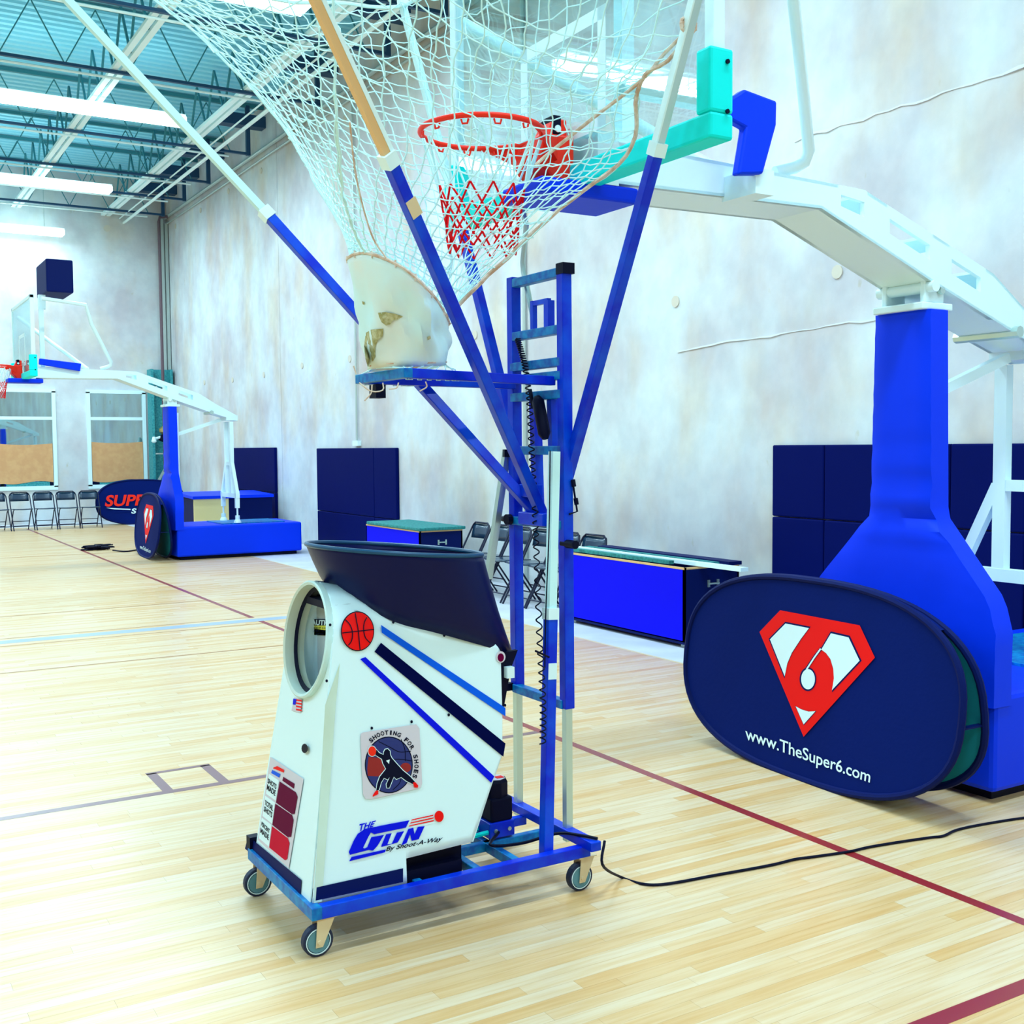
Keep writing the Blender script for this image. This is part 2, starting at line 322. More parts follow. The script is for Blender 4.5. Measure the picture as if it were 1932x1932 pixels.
# joists run across the hall and end at the right wall
for jy in (-3.2, .6, 4.5, 8.4, 10.6, 12.5, 14.15, 16.7, 20.1, 22.6, 24.4, 26.2):
    j = struct(MB().box((-13, jy-.03, 6.93), (6.62, jy+.03, 6.97)).build('roof_joist', 'joist')); 
    MB().box((-13, jy-.03, DZ-.08), (WX, jy+.03, DZ-.02)).build('top_chord', 'joistt', j)
    MB().bar((6.62, jy, 6.92), (6.62, jy, DZ-.05), .07).build('end_post', 'joist', j)
    MB().box((6.1, jy-.12, 7.42), (WX, jy+.12, 7.62)).build('joist_seat', 'joist', j)
    mb = MB(); x = 6.3; s = 1
    while x > (-6 if jy > 5 else -3):
        mb.bar((x, jy, 6.95 if s > 0 else DZ-.1), (x-.42, jy, DZ-.1 if s > 0 else 6.95), .016); x -= .42; s = -s
    mb.build('web_rods', 'joistt', j)['kind'] = 'stuff'
    MB().tube([(-13, jy+.12, 6.90), (6.3, jy+.12, 6.90)], .018, 6).build('cable_tray', 'joistw', j)
for gx in (1.35, 3.66, 5.55):
    g = struct(MB().box((gx-.10, -9, 6.98), (gx-.02, BY, 7.03)).box((gx+.02, -9, 6.98), (gx+.10, BY, 7.03)).build('roof_girder', 'joistw'))
    mb = MB(); y = -6; s = 1
    while y < 26:
        mb.bar((gx, y, 7.02 if s > 0 else DZ-.06), (gx, y+.5, DZ-.06 if s > 0 else 7.02), .03); y += .5; s = -s
    mb.build('web_rods', 'joistt', g)['kind'] = 'stuff'
MB_pipe = struct(MB().tube([(5.95, 2, 6.86), (5.95, BY, 6.86)], .03, 8).tube([(5.86, 2, 6.95), (5.86, BY, 6.95)], .015, 6).build('trim_1', 'joistw'))
# ceiling lights in two lines of strips
k = 0
for lx0, lx1, nm in ((1.25, 4.93, 'right'), (-7.1, -3.4, 'left')):
    for ly in (-3.3, 2.0, 7.35, 12.72, 18.05, 23.45, 26.55):
        if nm == 'left' and ly > 26: continue
        vis = nm == 'right' and ly > 12
        who = {12.72: 'nearest glowing strip light under the roof, at the top edge', 18.05: 'long glowing strip light below the joists, second from the top edge', 23.45: 'glowing strip light below the joists, second nearest the end wall', 26.55: 'glowing strip light nearest the end wall'}
        z = 6.72 if ly != 26.55 else 6.35
        L = thing('strip_light', who[ly] if vis else 'glowing strip light over the court outside the picture', 'ceiling light', ((lx0+lx1)/2, ly, z), 'strip lights under the roof')
        if ly == 26.55: a, b = 1.0, 4.55
        else: a, b = lx0, lx1
        MB().box((a, ly-.09, z+.10), (b, ly+.09, z+.15)).build('housing', 'white', L)
        MB().box((a+.01, ly-.18, z), (b-.01, ly+.18, z+.098)).build('lens', 'lens', L, bevel=.015)
        MB().tube([(a+.4, ly, z+.15), (a+.4, ly, 7.0 if ly != 26.55 else DZ)], .006, 6).build('hanger', 'steel', L); MB().tube([(b-.4, ly, z+.15), (b-.4, ly, 7.0 if ly != 26.55 else DZ)], .006, 6).build('hanger', 'steel', L)
        ld = bpy.data.lights.new('strip_lamp', 'AREA'); ld.shape = 'RECTANGLE'; ld.size = b-a; ld.size_y = .3; ld.energy = LAMP_W if ly < 26 else 60; ld.color = (.60, .83, 1)
        lo = bpy.data.objects.new('strip_lamp', ld); COL.objects.link(lo); lo.parent = L; lo.location = ((a+b)/2-L.location[0], 0, -.03)
# corner column with riser pipe
c = struct(MB().box((6.36, 26.62, 0), (6.42, 27.0, 3.5)).box((6.42, 26.8, 0), (6.82, 26.84, 3.5)).box((6.80, 26.62, 0), (6.86, 27.0, 3.5)).build('corner_column', 'tealcol')); c['label'] = 'teal steel column in the room corner'
MB().box((6.70, 26.9, 3.5), (6.80, 27.0, 7.0)).box((6.83, 26.9, 3.5), (6.90, 27.0, 6.9)).build('corner_channel', 'steel', c)
MB().bar((6.45, 26.6, .9), (6.80, 26.6, 1.5), .05).bar((6.80, 26.6, 2.6), (6.45, 26.6, 3.1), .05).bar((6.42, 26.6, 1.55), (6.82, 26.6, 1.55), .03).build('brace', 'steel', c)
rp = thing('riser_pipe', 'thin brown riser pipe with brass valve beside the teal corner column', 'pipe', (6.6, 26.5, 0))
MB().tube([(6.6, 26.5, .0), (6.6, 26.5, 6.85), (6.62, 26.5, 6.95), (6.8, 26.5, 6.98)], .035, 8).build('pipe', mat('riser_paint', (.12, .07, .09), .5), rp)
MB().lathe((6.6, 26.5, 2.0), [(.05, 0), (.11, .05), (.12, .12), (.05, .18)], 12).build('valve_body', 'brass', rp)
MB().lathe((6.6, 26.5, 1.82), [(.05, 0), (.13, .04), (.13, .12), (.05, .18)], 12).build('coupling', 'black', rp)
MB().tube([(6.6, 26.5, 1.95), (6.38, 26.42, 1.9)], .03, 6).lathe((6.34, 26.4, 1.8), [(.03, 0), (.06, .03), (.03, .14)], 8).build('gauge', 'white', rp)
MB().lathe((6.62, 26.5, 1.0), [(.04, 0), (.07, .05), (.04, .2)], 8).build('valve_body', 'chrome', rp)
# ================================================================== WALL MATS
def matblock(label, ys, zs, group='wall mats'):
    t = thing('wall_mat', label, 'wall mat', (WX-.03, (ys[0]+ys[-1])/2, .02), group)
    for a, b in zip(ys, ys[1:]):
        for c_, d in zip(zs, zs[1:]):
            MB().box((WX-.055, a+.004, c_+.003), (WX-.001, b-.004, d-.003)).build('mat_panel', 'navy', t, bevel=.012)
matblock('large block of navy wall mats behind the right hoop stand', [3.5, 4.1, 4.7, 5.3, 5.9, 6.5, 7.09], [.02, 1.04, 1.65])
matblock('tall navy wall mat block left of centre, behind the shooting machine', [14.58, 15.35, 17.65], [.02, .62, 1.65])
matblock('farthest navy wall mat block, behind the left hoop stand', [19.71, 22.34], [.02, .85, 1.67])

# ================================================================== HOOP STANDS
YC = 3.76
def arm_z(X, top):
    P = [(2.60, 2.835), (4.05, 2.80), (4.98, 2.49), (5.22, 2.34), (5.56, 2.16)] if top else [(2.60, 2.672), (3.78, 2.69), (4.55, 2.41), (5.2, 2.19), (5.56, 2.08)]
    for (a, b), (c_, d) in zip(P, P[1:]):
        if X <= c_: return b+(d-b)*(X-a)/(c_-a)
    return P[-1][1]
hs = thing('hoop_stand', 'large white and blue wheeled basketball hoop stand at the right with a turquoise edged backboard', 'basketball hoop', (5.4, YC, 0), 'wheeled hoop stands')
def column_profile():
    return [(.45, .57), (.78, .57), (.93, .52), (1.30, .185), (2.29, .165)]
# base
mb = MB().box((4.48, YC-.56, .05), (6.42, YC+.57, .50)); mb.build('base_pad', 'bluepad', hs, bevel=.025)
MB().box((4.55, YC-.5, .0), (6.35, YC+.5, .05)).build('base_skirt', 'black', hs)
MB().box((5.2, YC-.4, .50), (6.2, YC+.4, .515)).build('base_top', 'teal', hs)
# column: flared padded plate
P = column_profile(); fr = [(YC-h, z) for z, h in P]+[(YC+h, z) for z, h in reversed(P)]
rowsF = []
for i in range(34):
    z = .45+(2.29-.45)*i/33
    for (z0, h0), (z1, h1) in zip(P, P[1:]):
        if z <= z1+1e-6: h = h0+(h1-h0)*(z-z0)/(z1-z0); break
    wr_ = .008*sin(z*70)*math.exp(-((z-1.33)/.12)**2)*2.3+.005*sin(z*43)*math.exp(-((z-1.62)/.12)**2)
    xf = 4.50-.0-.04*max(0, min(1, (1.3-z)/.6)); th = .125
    row = []
    for j in range(9):
        u = -1+2*j/8; row.append((xf+wr_*(1-.4*u)+.002*sin(j*2+z*50)-(.012 if abs(u) < .8 else 0), YC+u*h, z))
    row += [(xf+th, YC+h, z), (xf+th, YC-h, z)]; rowsF.append(row)
mb = MB().grid(rowsF, True); mb.f.append(tuple(range(10, -1, -1))); mb.f.append(tuple(len(mb.v)-11+k for k in range(11)))
mb.build('column_pad', 'bluepad', hs, smooth=True)
MB().box((4.56, YC-.12, .5), (4.66, YC+.12, 2.2)).build('column_core', 'white', hs)
MB().box((4.46, YC-.15, 2.29), (4.68, YC+.15, 2.325)).box((4.50, YC-.13, 2.325), (4.64, YC-.10, 2.44)).box((4.50, YC+.10, 2.325), (4.64, YC+.13, 2.44)).build('pivot_bracket', 'white', hs, bevel=.006)
MB().tube([(4.53, YC-.17, 2.40), (4.53, YC+.17, 2.40)], .028, 12).build('pivot_pin', 'white', hs, smooth=True)
MB().lathe((4.60, YC-.135, 2.385), [(.018, 0), (.018, .02)], 8, (0, -1, 0)).build('bolt', 'chrome', hs)
# boom: two side plates with slots, floor plate, cross ties
AW = .155
def slot_plate(y0, y1):
    mb = MB(); X = [2.60, 3.0, 3.4, 3.78, 3.90, 4.05, 4.16, 4.22, 4.50, 4.55, 4.66, 4.88, 4.98, 5.22, 5.40, 5.56]
    slots = [(3.90, 4.05), (4.22, 4.50), (4.66, 4.88)]
    for a, b in zip(X, X[1:]):
        za, zb, ta, tb = arm_z(a, 0), arm_z(b, 0), arm_z(a, 1), arm_z(b, 1)
        hole = any(a >= s0-1e-6 and b <= s1+1e-6 for s0, s1 in slots)
        segs = [(0, .42), (.74, 1)] if hole else [(0, 1)]
        for s0, s1 in segs:
            q = [(a, y0, za+(ta-za)*s0), (b, y0, zb+(tb-zb)*s0), (b, y0, zb+(tb-zb)*s1), (a, y0, za+(ta-za)*s1)]
            mb.prism(q, (0, y1-y0, 0))
    return mb
slot_plate(YC-AW, YC-AW+.025).build('boom_side', 'white', hs); slot_plate(YC+AW-.025, YC+AW).build('boom_side', 'white', hs)
X = [2.60, 3.78, 4.55, 5.2, 5.56]
MB().prism([(x, YC-AW, arm_z(x, 0)) for x in X]+[(x, YC-AW, arm_z(x, 0)+.012) for x in reversed(X)], (0, 2*AW, 0)).build('boom_bottom', 'white', hs)
for a, b in ((2.6, 3.88), (4.07, 4.2), (4.52, 4.64), (4.92, 5.5)):
    mb = MB(); xs = [a]+[q for q in (4.05, 4.98, 5.22) if a < q < b]+[b]
    mb.prism([(x, YC-AW, arm_z(x, 1)-.014) for x in xs]+[(x, YC-AW, arm_z(x, 1)) for x in reversed(xs)], (0, 2*AW, 0)); mb.build('boom_top', 'white', hs)
MB().box((5.38, YC-AW, 2.09), (5.56, YC+AW, 2.16)).build('boom_end', 'white', hs)
MB().lathe((5.15, YC-.19, 2.21), [(.03, 0), (.03, .38)], 8, (0, 1, 0)).build('hinge_pin', 'chrome', hs)
# rear support frame
RX = 5.46; mb = MB()
for s in (-1, 1):
    mb.bar((RX, YC+s*.12, 2.07), (RX, YC+s*.12, .90), .055, .075, (1, 0, 0)); mb.bar((RX, YC+s*.14, 1.42), (RX, YC+s*.36, .97), .05, .06, (1, 0, 0)); mb.bar((RX, YC+s*.36, 1.0), (RX, YC+s*.36, .74), .06)
mb.bar((RX, YC-.15, 1.42), (RX, YC+.15, 1.42), .05, .06); mb.bar((RX, YC-.40, .93), (RX, YC+.40, .93), .06, .07); mb.build('rear_frame', 'white', hs)
for s in (-1, 1):
    mb = MB().tube([(RX, YC+s*.36, .60), (RX, YC+s*.36, .76)], .014, 8).lathe((RX, YC+s*.36, .515), [(.06, 0), (.05, .03), (.035, .05), (.035, .11)], 10); mb.build('screw_foot', 'white', hs)
MB().bar((4.62, YC, 1.86), (5.34, YC+.02, 2.10), .045, .05).build('boom_strut', 'white', hs)
# backboard
BX = 2.525; Y0, Y1 = YC+.02-.91, YC+.02+.91; Z0, Z1 = 2.68, 3.75
MB().box((BX-.006, Y0+.03, Z0+.03), (BX+.006, Y1-.03, Z1-.03)).build('board_glass', 'board', hs)
mb = MB()
for a, b in (((BX-.015, Y0, Z0), (BX+.035, Y1, Z0+.045)), ((BX-.015, Y0, Z1-.045), (BX+.035, Y1, Z1)), ((BX-.015, Y0, Z0), (BX+.035, Y0+.045, Z1)), ((BX-.015, Y1-.045, Z0), (BX+.035, Y1, Z1))): mb.box(a, b)
mb.build('board_frame', 'white', hs, bevel=.004)
TY0, TY1, TZ0, TZ1 = YC-.28, YC+.32, 2.84, 3.29; mb = MB()
for a, b in (((TY0, TZ1-.05), (TY1, TZ1)), ((TY0, TZ0), (TY0+.05, TZ1)), ((TY1-.05, TZ0), (TY1, TZ1)), ((TY0, TZ0), (TY1, TZ0+.05))): mb.box((BX-.008, a[0], a[1]), (BX-.0065, b[0], b[1]))
mb.build('target_rectangle', 'white', hs)
# turquoise edge pad, U shaped
def uprof(y, z, up):
    return None
mb = MB(); px0, px1 = BX-.045, BX+.055
mb.box((px0, Y0-.02, Z0-.03), (px1, Y1+.02, Z0+.055)).box((px0, Y0-.02, Z0+.055), (px1, Y0+.055, 2.945)).box((px0, Y1-.055, Z0+.055), (px1, Y1+.02, 2.945))
ep = mb.build('edge_pad', 'green', hs, bevel=.01)
for z in (2.74, 2.90): MB().lathe((px0+.07, Y0-.021, z), [(.008, 0), (.008, .006)], 8, (0, -1, 0)).build('bolt', 'black', hs)
# board supports
MB().box((2.56, YC-.17, 2.66), (2.66, YC+.17, 2.86)).build('board_mount', 'white', hs)
MB().bar((2.775, YC-.05, 2.82), (2.775, YC-.05, 3.66), .055, .06).build('support_post', 'white', hs)
P1 = on(872, 44, 0, 2.60)
MB().tube([P1, (3.40, YC+.05, 2.83)], .03, 10).build('support_rod', 'white', hs, smooth=True); MB().tube([P1+Vector((0, 0, .0)), P1+(Vector((3.4, YC+.05, 2.83))-P1)*.06], .024, 8).build('rod_end', 'steel', hs)
pp = [on(1462, 325, 1, 3.66), on(1500, 316, 1, 3.64), on(1518, 306, 1, 3.62), on(1526, 285, 1, 3.60), on(1513, 150, 1, 3.50), on(1497, 0, 1, 3.40), Vector((2.70, 3.15, 3.74))]
MB().tube([pp[0], pp[1], pp[2], pp[3], pp[4], pp[5], (3.3, 3.28, 3.70), pp[6]], .026, 10).build('support_rod', 'white', hs, smooth=True)
# pads under and beside the boom
MB().box((2.30, YC-.17, 2.60), (2.76, YC+.12, 2.662)).build('boom_pad', 'bluepad', hs, bevel=.012)
pl = [on(*p, 1, 3.42) for p in [(1399, 170), (1460, 193), (1459, 238), (1434, 330), (1387, 331), (1401, 243), (1360, 221), (1358, 196), (1388, 178)]]
MB().prism([(v.x, 3.40, v.z) for v in pl], (0, .045, 0)).build('bracket_pad', 'bluepad', hs, bevel=.01)
a = on(1372, 192, 1, 3.40)
MB().box((BX+.04, 3.40, a.z-.035), (2.98, 3.46, a.z+.02)).build('pad_bracket', 'chrome', hs)
b1 = on(1410, 350, 1, 3.5)
MB().box((b1.x-.03, 3.42, 2.66), (b1.x+.07, 3.62, 2.76)).build('pad_mount', 'white', hs)
# rim, housing, net
RCX, RZ = 2.145, 2.835
MB().tube([(RCX+.232*cos(t), YC+.232*sin(t), RZ) for t in [2*pi*i/40 for i in range(40)]], .0105, 10, True).build('rim', 'orange', hs, smooth=True); RIM = KLAST[0]
for k in range(12):
    t = 2*pi*(k+.5)/12; MB().tube([(RCX+(.228)*cos(t+d), YC+.228*sin(t+d), RZ-.012-e) for d, e in ((-.06, 0), (-.04, .016), (.04, .016), (.06, 0))], .004, 6).build('net_hook', 'orange', RIM)
MB().prism([(2.365, YC-.09, RZ+.008), (2.50, YC-.10, RZ+.012), (2.50, YC-.10, RZ-.17), (2.44, YC-.09, RZ-.19), (2.36, YC-.07, RZ-.10)], (0, .19, 0)).build('rim_housing', 'orange', hs, bevel=.01)
MB().prism([(2.26, YC-.20, RZ-.004), (2.42, YC-.10, RZ-.004), (2.42, YC-.10, RZ-.09), (2.30, YC-.18, RZ-.02)], (0, .02, 0)).build('rim_gusset', 'orange', hs); MB().prism([(2.26, YC+.20, RZ-.004), (2.42, YC+.10, RZ-.004), (2.42, YC+.10, RZ-.09), (2.30, YC+.18, RZ-.02)], (0, .02, 0)).build('rim_gusset', 'orange', hs)
MB().prism([(2.40, YC-.05, RZ+.01), (2.50, YC-.05, RZ+.01), (2.50, YC-.05, RZ+.085), (2.44, YC-.05, RZ+.085)], (0, .10, 0)).build('rim_cover', 'orange', hs, bevel=.008)
MB().box((2.432, YC-.056, RZ+.02), (2.47, YC+.056, RZ+.095)).build('sensor', 'black', hs, bevel=.006); MB().lathe((2.451, YC-.057, RZ+.042), [(.014, 0), (.014, .004)], 12, (0, -1, 0)).build('sensor_lens', 'white', hs)
def hring(k, lv, n=12):
    zz = [RZ-.03, 2.62, 2.55, 2.49, 2.44, 2.385][lv]; rr = [.222, .165, .150, .140, .135, .13][lv]; t = 2*pi*(k+(lv % 2)*.5)/n
    return Vector((RCX+rr*cos(t)+.01*lv*noise.noise((k, lv, 1)), YC+rr*sin(t), zz+.02*noise.noise((k*.9, lv, 4))))
mb = MB()
for k in range(12):
    a = hring(k, 0); b = hring(k, 1); c_ = hring(k-1, 1)
    mb.tube([a+Vector((.004, 0, 0)), b+Vector((.004, 0, 0))], .0045, 5); mb.tube([a-Vector((.004, 0, 0)), c_], .0045, 5)
mb.build('net_upper', 'cord', RIM)
mb = MB()
for lv in (1, 2, 3, 4):
    for k in range(12):
        a = hring(k, lv)
        for q in ((k, k+1) if lv % 2 else (k-1, k)): mb.tube([a, hring(q, lv+1)], .0042, 5)
mb.build('net_lower', 'redcord', RIM)
# shot clock above the board
sc = MB().box((2.80, YC-.42, 3.86), (3.16, YC+.45, 4.32)).build('shot_clock', 'navycrate', hs, bevel=.02)
MB().box((2.75, YC-.05, 3.66), (2.84, YC+.05, 3.86)).build('clock_bracket', 'white', hs)
index_kids()
# second stand at the far end
h2 = copy_tree(hs); h2.location = (5.25, 17.35, 0); h2['label'] = 'far wheeled basketball hoop stand at the left, with a black box clock above its board'
for ch_ in list(COL.objects):
    if ch_.parent == h2 and ch_.name.split('.')[0] in ('bracket_pad', 'pad_bracket', 'pad_mount'): bpy.data.objects.remove(ch_)
MB().prism([(2.55, 17.13, 2.86), (3.10, 17.13, 2.78), (3.12, 17.13, 2.89), (2.56, 17.13, 2.945)], (0, .05, 0)).build('side_pad', 'bluepad', h2, bevel=.01)
# ================================================================== BANNERS
def banner(label, cy, x0, loc, face):
    t = thing('pop_up_banner', label, 'banner', (x0, cy, 0), 'pop-up banners')
    return t
BCY = 3.99
def oval(n=64):
    out = []
    for i in range(n):
        a = 2*pi*i/n; ca, sa = cos(a), sin(a); r = 2.6
        yy = .95*math.copysign(abs(ca)**(2/r), ca); zz = .485*math.copysign(abs(sa)**(2/r), sa)
        out.append((yy, zz+.49))
    return out
def bx_front(y, z): return 4.03+.12*z+.05*(y-4)
def bx_back(y, z): return 4.03+.27-.13*z+.05*(y-4)
def make_banner(root, flip=None):
    T = flip or (lambda p: p)
    ov = oval()
    for fx, nm in ((bx_front, 'front_panel'), (bx_back, 'back_panel')):
        mb = MB(); cpt = (fx(BCY, .49)-(.0 if nm == 'front_panel' else -.0), BCY, .49); rings = [[(fx(BCY+y*s, .49+(z-.49)*s)+.012*(1-s*s)*(-1 if nm == 'front_panel' else 1)*0, BCY+y*s, .49+(z-.49)*s) for y, z in ov] for s in (.985, .6, .2)]
        rings = [[T(p) for p in r] for r in rings]
        mb.grid(rings, True); n = len(mb.v); mb.f.append(tuple(range(n-64, n)))
        mb.build(nm, 'banner' if nm == 'front_panel' else 'bannerin', root, solid=.004)
        MB().tube([T((fx(BCY+y, z), BCY+y, z)) for y, z in ov], .017, 8, True).build('hoop_edge', 'navycrate', root, smooth=True)
    # outer skin of the back panel is navy too
    mb = MB(); r = [[T((bx_back(BCY+y*s, .49+(z-.49)*s)+.008, BCY+y*s, .49+(z-.49)*s)) for y, z in ov] for s in (.985, .5, .2)]; mb.grid(r, True); n = len(mb.v); mb.f.append(tuple(range(n-64, n))); mb.build('back_cover', 'banner', root)
    # cap cloth joining the two panels at the top and side straps
    up = [(y, z) for y, z in ov if z > .80]; up.sort()
    MB().grid([[T((bx_front(BCY+y, z), BCY+y, z+.004)) for y, z in up], [T((bx_back(BCY+y, z), BCY+y, z+.004)) for y, z in up]]).build('top_cloth', 'banner', root, solid=.003)
    for s in (-1, 1): MB().bar(T((bx_front(BCY+s*.93, .44), BCY+s*.93, .44)), T((bx_back(BCY+s*.93, .44), BCY+s*.93, .44)), .03, .008).build('side_strap', 'navycrate', root)
b1 = thing('pop_up_banner', 'large oval navy pop-up banner with a red and white 6 shield, nearest the camera', 'banner', (4.08, BCY, 0), 'pop-up banners')
make_banner(b1); FP1 = [o for o in b1.children if o.name.startswith('front_panel')][0]
def sgn(x, y, off=.006):
    X = 4.1
    for _ in range(8): q = on(x, y, 0, X); X = bx_front(q.y, q.z)
    return Vector((q.x-off, q.y, q.z))
def Z(pts, s=370/1702, ox=1300, oy=1130): return [(ox+x*420/1932, oy+y*370/1702) for x, y in pts]
sheet(Z([(800, 97), (1490, 228), (1622, 508), (1003, 1195), (620, 285)]), lambda x, y: sgn(x, y, .007), 'red', FP1, 'shield')
# white fields with dark outline
wl = [(845, 197), (1065, 240), (990, 340), (905, 470), (862, 570), (838, 690), (700, 345)]
wr2 = [(1240, 280), (1405, 318), (1508, 535), (1250, 810), (1268, 700), (1262, 610), (1235, 520), (1195, 465), (1150, 432)]
wb3 = [(930, 925), (985, 955), (1050, 975), (1115, 972), (1005, 1095)]
def shrink(p, k):
    cx = sum(a for a, _ in p)/len(p); cy = sum(b for _, b in p)/len(p); return [(cx+(a-cx)*k, cy+(b-cy)*k) for a, b in p]
for p in (wl, wr2, wb3):
    sheet(Z(p), lambda x, y: sgn(x, y, .008), 'navycrate', FP1, 'shield_outline'); sheet(Z(shrink(p, .93)), lambda x, y: sgn(x, y, .009), 'white', FP1, 'shield_field')
stroke(Z([(1160, 425), (1100, 500), (1030, 605), (1015, 640)]), 5.5, lambda x, y: sgn(x, y, .0085), 'navycrate', FP1, 'numeral_gap'); stroke(Z([(1155, 430), (1100, 505), (1035, 605), (1022, 640)]), 3, lambda x, y: sgn(x, y, .0095), 'white', FP1, 'numeral_gap')
sheet(Z(circ(1042, 695, 72, 103)), lambda x, y: sgn(x, y, .0087), 'navycrate', FP1, 'numeral_hole'); sheet(Z(circ(1045, 695, 60, 88)), lambda x, y: sgn(x, y, .0097), 'white', FP1, 'numeral_hole')
def zq(p): return [tuple(q) for q in Z(p)]
lettering('www.TheSuper6.com', zq([(500, 1250), (1575, 1625), (1590, 1490), (497, 1105)]), lambda x, y: sgn(x, y, .008), 'white', FP1, 'web_address', .01)
index_kids()
b2 = copy_tree(b1); b2.location = (4.09, BCY+13.63, 0); b2['label'] = 'distant oval pop-up banner with 6 shield at the foot of the far hoop stand'
b3 = thing('pop_up_banner', 'oval navy banner with orange SUPER lettering, beside the folding chairs at the end wall', 'banner', (5.8, 25.6, 0), 'pop-up banners')
def T3(p): x, y, z = p; return (5.85-(y-BCY)*.98, 25.58+(x-4.06), z)
make_banner(b3, T3)
def s3(x, z, off=.01): return Vector((x, 25.58-.03+.12*z-off, z))
def f3(x, y):
    Y = 25.58
    for _ in range(6): q = on(x, y, 1, Y); Y = 25.58-.03+.12*q.z
    return Vector((q.x, q.y-.02, q.z))
lettering('SUPER', [(197, 956), (291, 953), (296, 932), (201, 934)], f3, 'orange', b3, 'lettering', .03)
lettering('SERIES', [(247, 969), (300, 969), (303, 959), (249, 959)], f3, 'white', b3, 'lettering', .03)
sheet([(200, 958), (246, 960), (246, 962), (215, 961)], f3, 'white', b3, 'underline')
# ================================================================== FOLDING CHAIRS
def chair_proto():
    t = thing('folding_chair', '', 'chair', (0, 0, 0), 'folding chairs')
    W = .20     # chair faces -Y; origin on floor under the seat
    for s in (-1, 1):
        MB().tube([(s*W, -.22, 0.0), (s*W, .02, .42), (s*W, .17, .70), (s*(W-.02), .185, .745)], .011, 6).build('front_leg', 'chair', t)
        MB().tube([(s*(W-.03), .24, 0.0), (s*(W-.03), -.05, .40), (s*(W-.03), -.14, .43)], .010, 6).build('rear_leg', 'chair', t)
    MB().tube([(-(W-.02), .185, .745), (-(W-.06), .19, .775), (W-.06, .19, .775), (W-.02, .185, .745)], .011, 6).build('top_rail', 'chair', t)
    for e, yy, zz in ((0, -.17, .09), (.03, .19, .08), (.03, .12, .18)): MB().tube([(-W+e, yy, zz), (W-e, yy, zz)], .008, 6).build('crossbar', 'chair', t)
    rows = [[(-W+.02+(2*W-.04)*j/6, .155+.012*i+.02*(1-(2*j/6-1)**2), .595+.165*i/3) for j in range(7)] for i in range(4)]
    MB().grid(rows).build('backrest', 'chairback', t, smooth=True, solid=.012)
    rows = [[(-W+.02+(2*W-.04)*j/6, -.19+.37*i/4, .435-.012*i/4+.006*abs(2*j/6-1)) for j in range(7)] for i in range(5)]
    MB().grid(rows).build('seat', 'chairback', t, smooth=True, solid=.022)
    return t
ch0 = chair_proto(); index_kids(); used = [False]
def chair(x, y, rz, label, group):
    c_ = ch0 if not used[0] else copy_tree(ch0); used[0] = True
    c_.location = (x, y, 0); c_.rotation_euler = (0, 0, rz); c_['label'] = label; c_['group'] = group
    return c_
o5 = ['leftmost folding chair against the end wall, cut by the picture edge', 'second folding chair from the left against the end wall', 'third folding chair from the left against the end wall, under the window', 'fourth folding chair from the left against the end wall', 'fifth folding chair from the left against the end wall, beside the SUPER banner']
for i in range(5): chair(2.87+.45*i, 25.15, .10-.03*i, o5[i], 'folding chairs along the end wall')
o6 = ['folding chair along the right wall closest to the small blue crate', 'second folding chair from the small blue crate, along the right wall', 'third folding chair from the small blue crate, along the right wall', 'fourth folding chair from the small blue crate, behind the lift mast', 'fifth folding chair from the small blue crate, behind the lift mast', 'folding chair along the right wall next to the long blue crate']
for i in range(6): chair(6.22, 11.32-.455*i, -pi/2+.05*(i % 2), o6[i], 'folding chairs along the right wall')
o7 = ['dark folding chair behind the far hoop stand, left of three', 'dark folding chair behind the far hoop stand, middle of three', 'dark folding chair behind the far hoop stand, right of three']
for i in range(3): chair(5.75+.12*i, 21.8-.50*i, -pi/2-.15, o7[i], 'folding chairs behind the far stand')
# ================================================================== CRATES
def crate(name, label, x0, x1, y0, y1, h, lid):
    t = thing(name, label, 'crate', ((x0+x1)/2, (y0+y1)/2, 0), 'blue storage crates')
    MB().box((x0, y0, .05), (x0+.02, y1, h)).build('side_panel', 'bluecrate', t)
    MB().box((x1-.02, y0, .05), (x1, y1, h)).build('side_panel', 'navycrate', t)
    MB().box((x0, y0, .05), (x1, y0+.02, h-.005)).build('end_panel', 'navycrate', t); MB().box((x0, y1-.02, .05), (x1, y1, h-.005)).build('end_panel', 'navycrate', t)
    MB().box((x0, y0, .03), (x1, y1, .06)).build('bottom_panel', 'navycrate', t)
    e = MB().box((x0-.002, y0-.002, h-.012), (x0+.022, y1, h+.004)).box((x0, y0-.002, h-.012), (x1, y0+.022, h+.004)); e.build('top_edging', 'ivory', t)
    for a in (x0+.05, x1-.09):
        for b in (y0+.05, y1-.09): MB().box((a, b, 0), (a+.05, b+.05, .03)).build('foot', 'white', t)
    xm = (x0+x1)/2
    MB().box((xm-.05, y0-.012, h-.17), (xm-.03, y0, h-.11)).box((xm+.05, y0-.012, h-.17), (xm+.07, y0, h-.11)).tube([(xm-.04, y0-.02, h-.14), (xm+.06, y0-.02, h-.14)], .008, 6).build('handle', 'chrome', t)
    return t
crate('storage_crate', 'long bright blue crate with loose boards on top, right of the lift mast', 5.88, 6.47, 7.06, 8.78, .655, False)
crate('storage_crate', 'smaller far blue crate with a green felt cover, behind the hopper', 5.92, 6.50, 11.95, 13.50, .655, True)
tag(MB().box((5.90, 11.9, .662), (6.52, 13.45, .70)).build('felt_cover', 'grass', bevel=.01), 'dark green felt cover lying on the small far crate', 'cover')
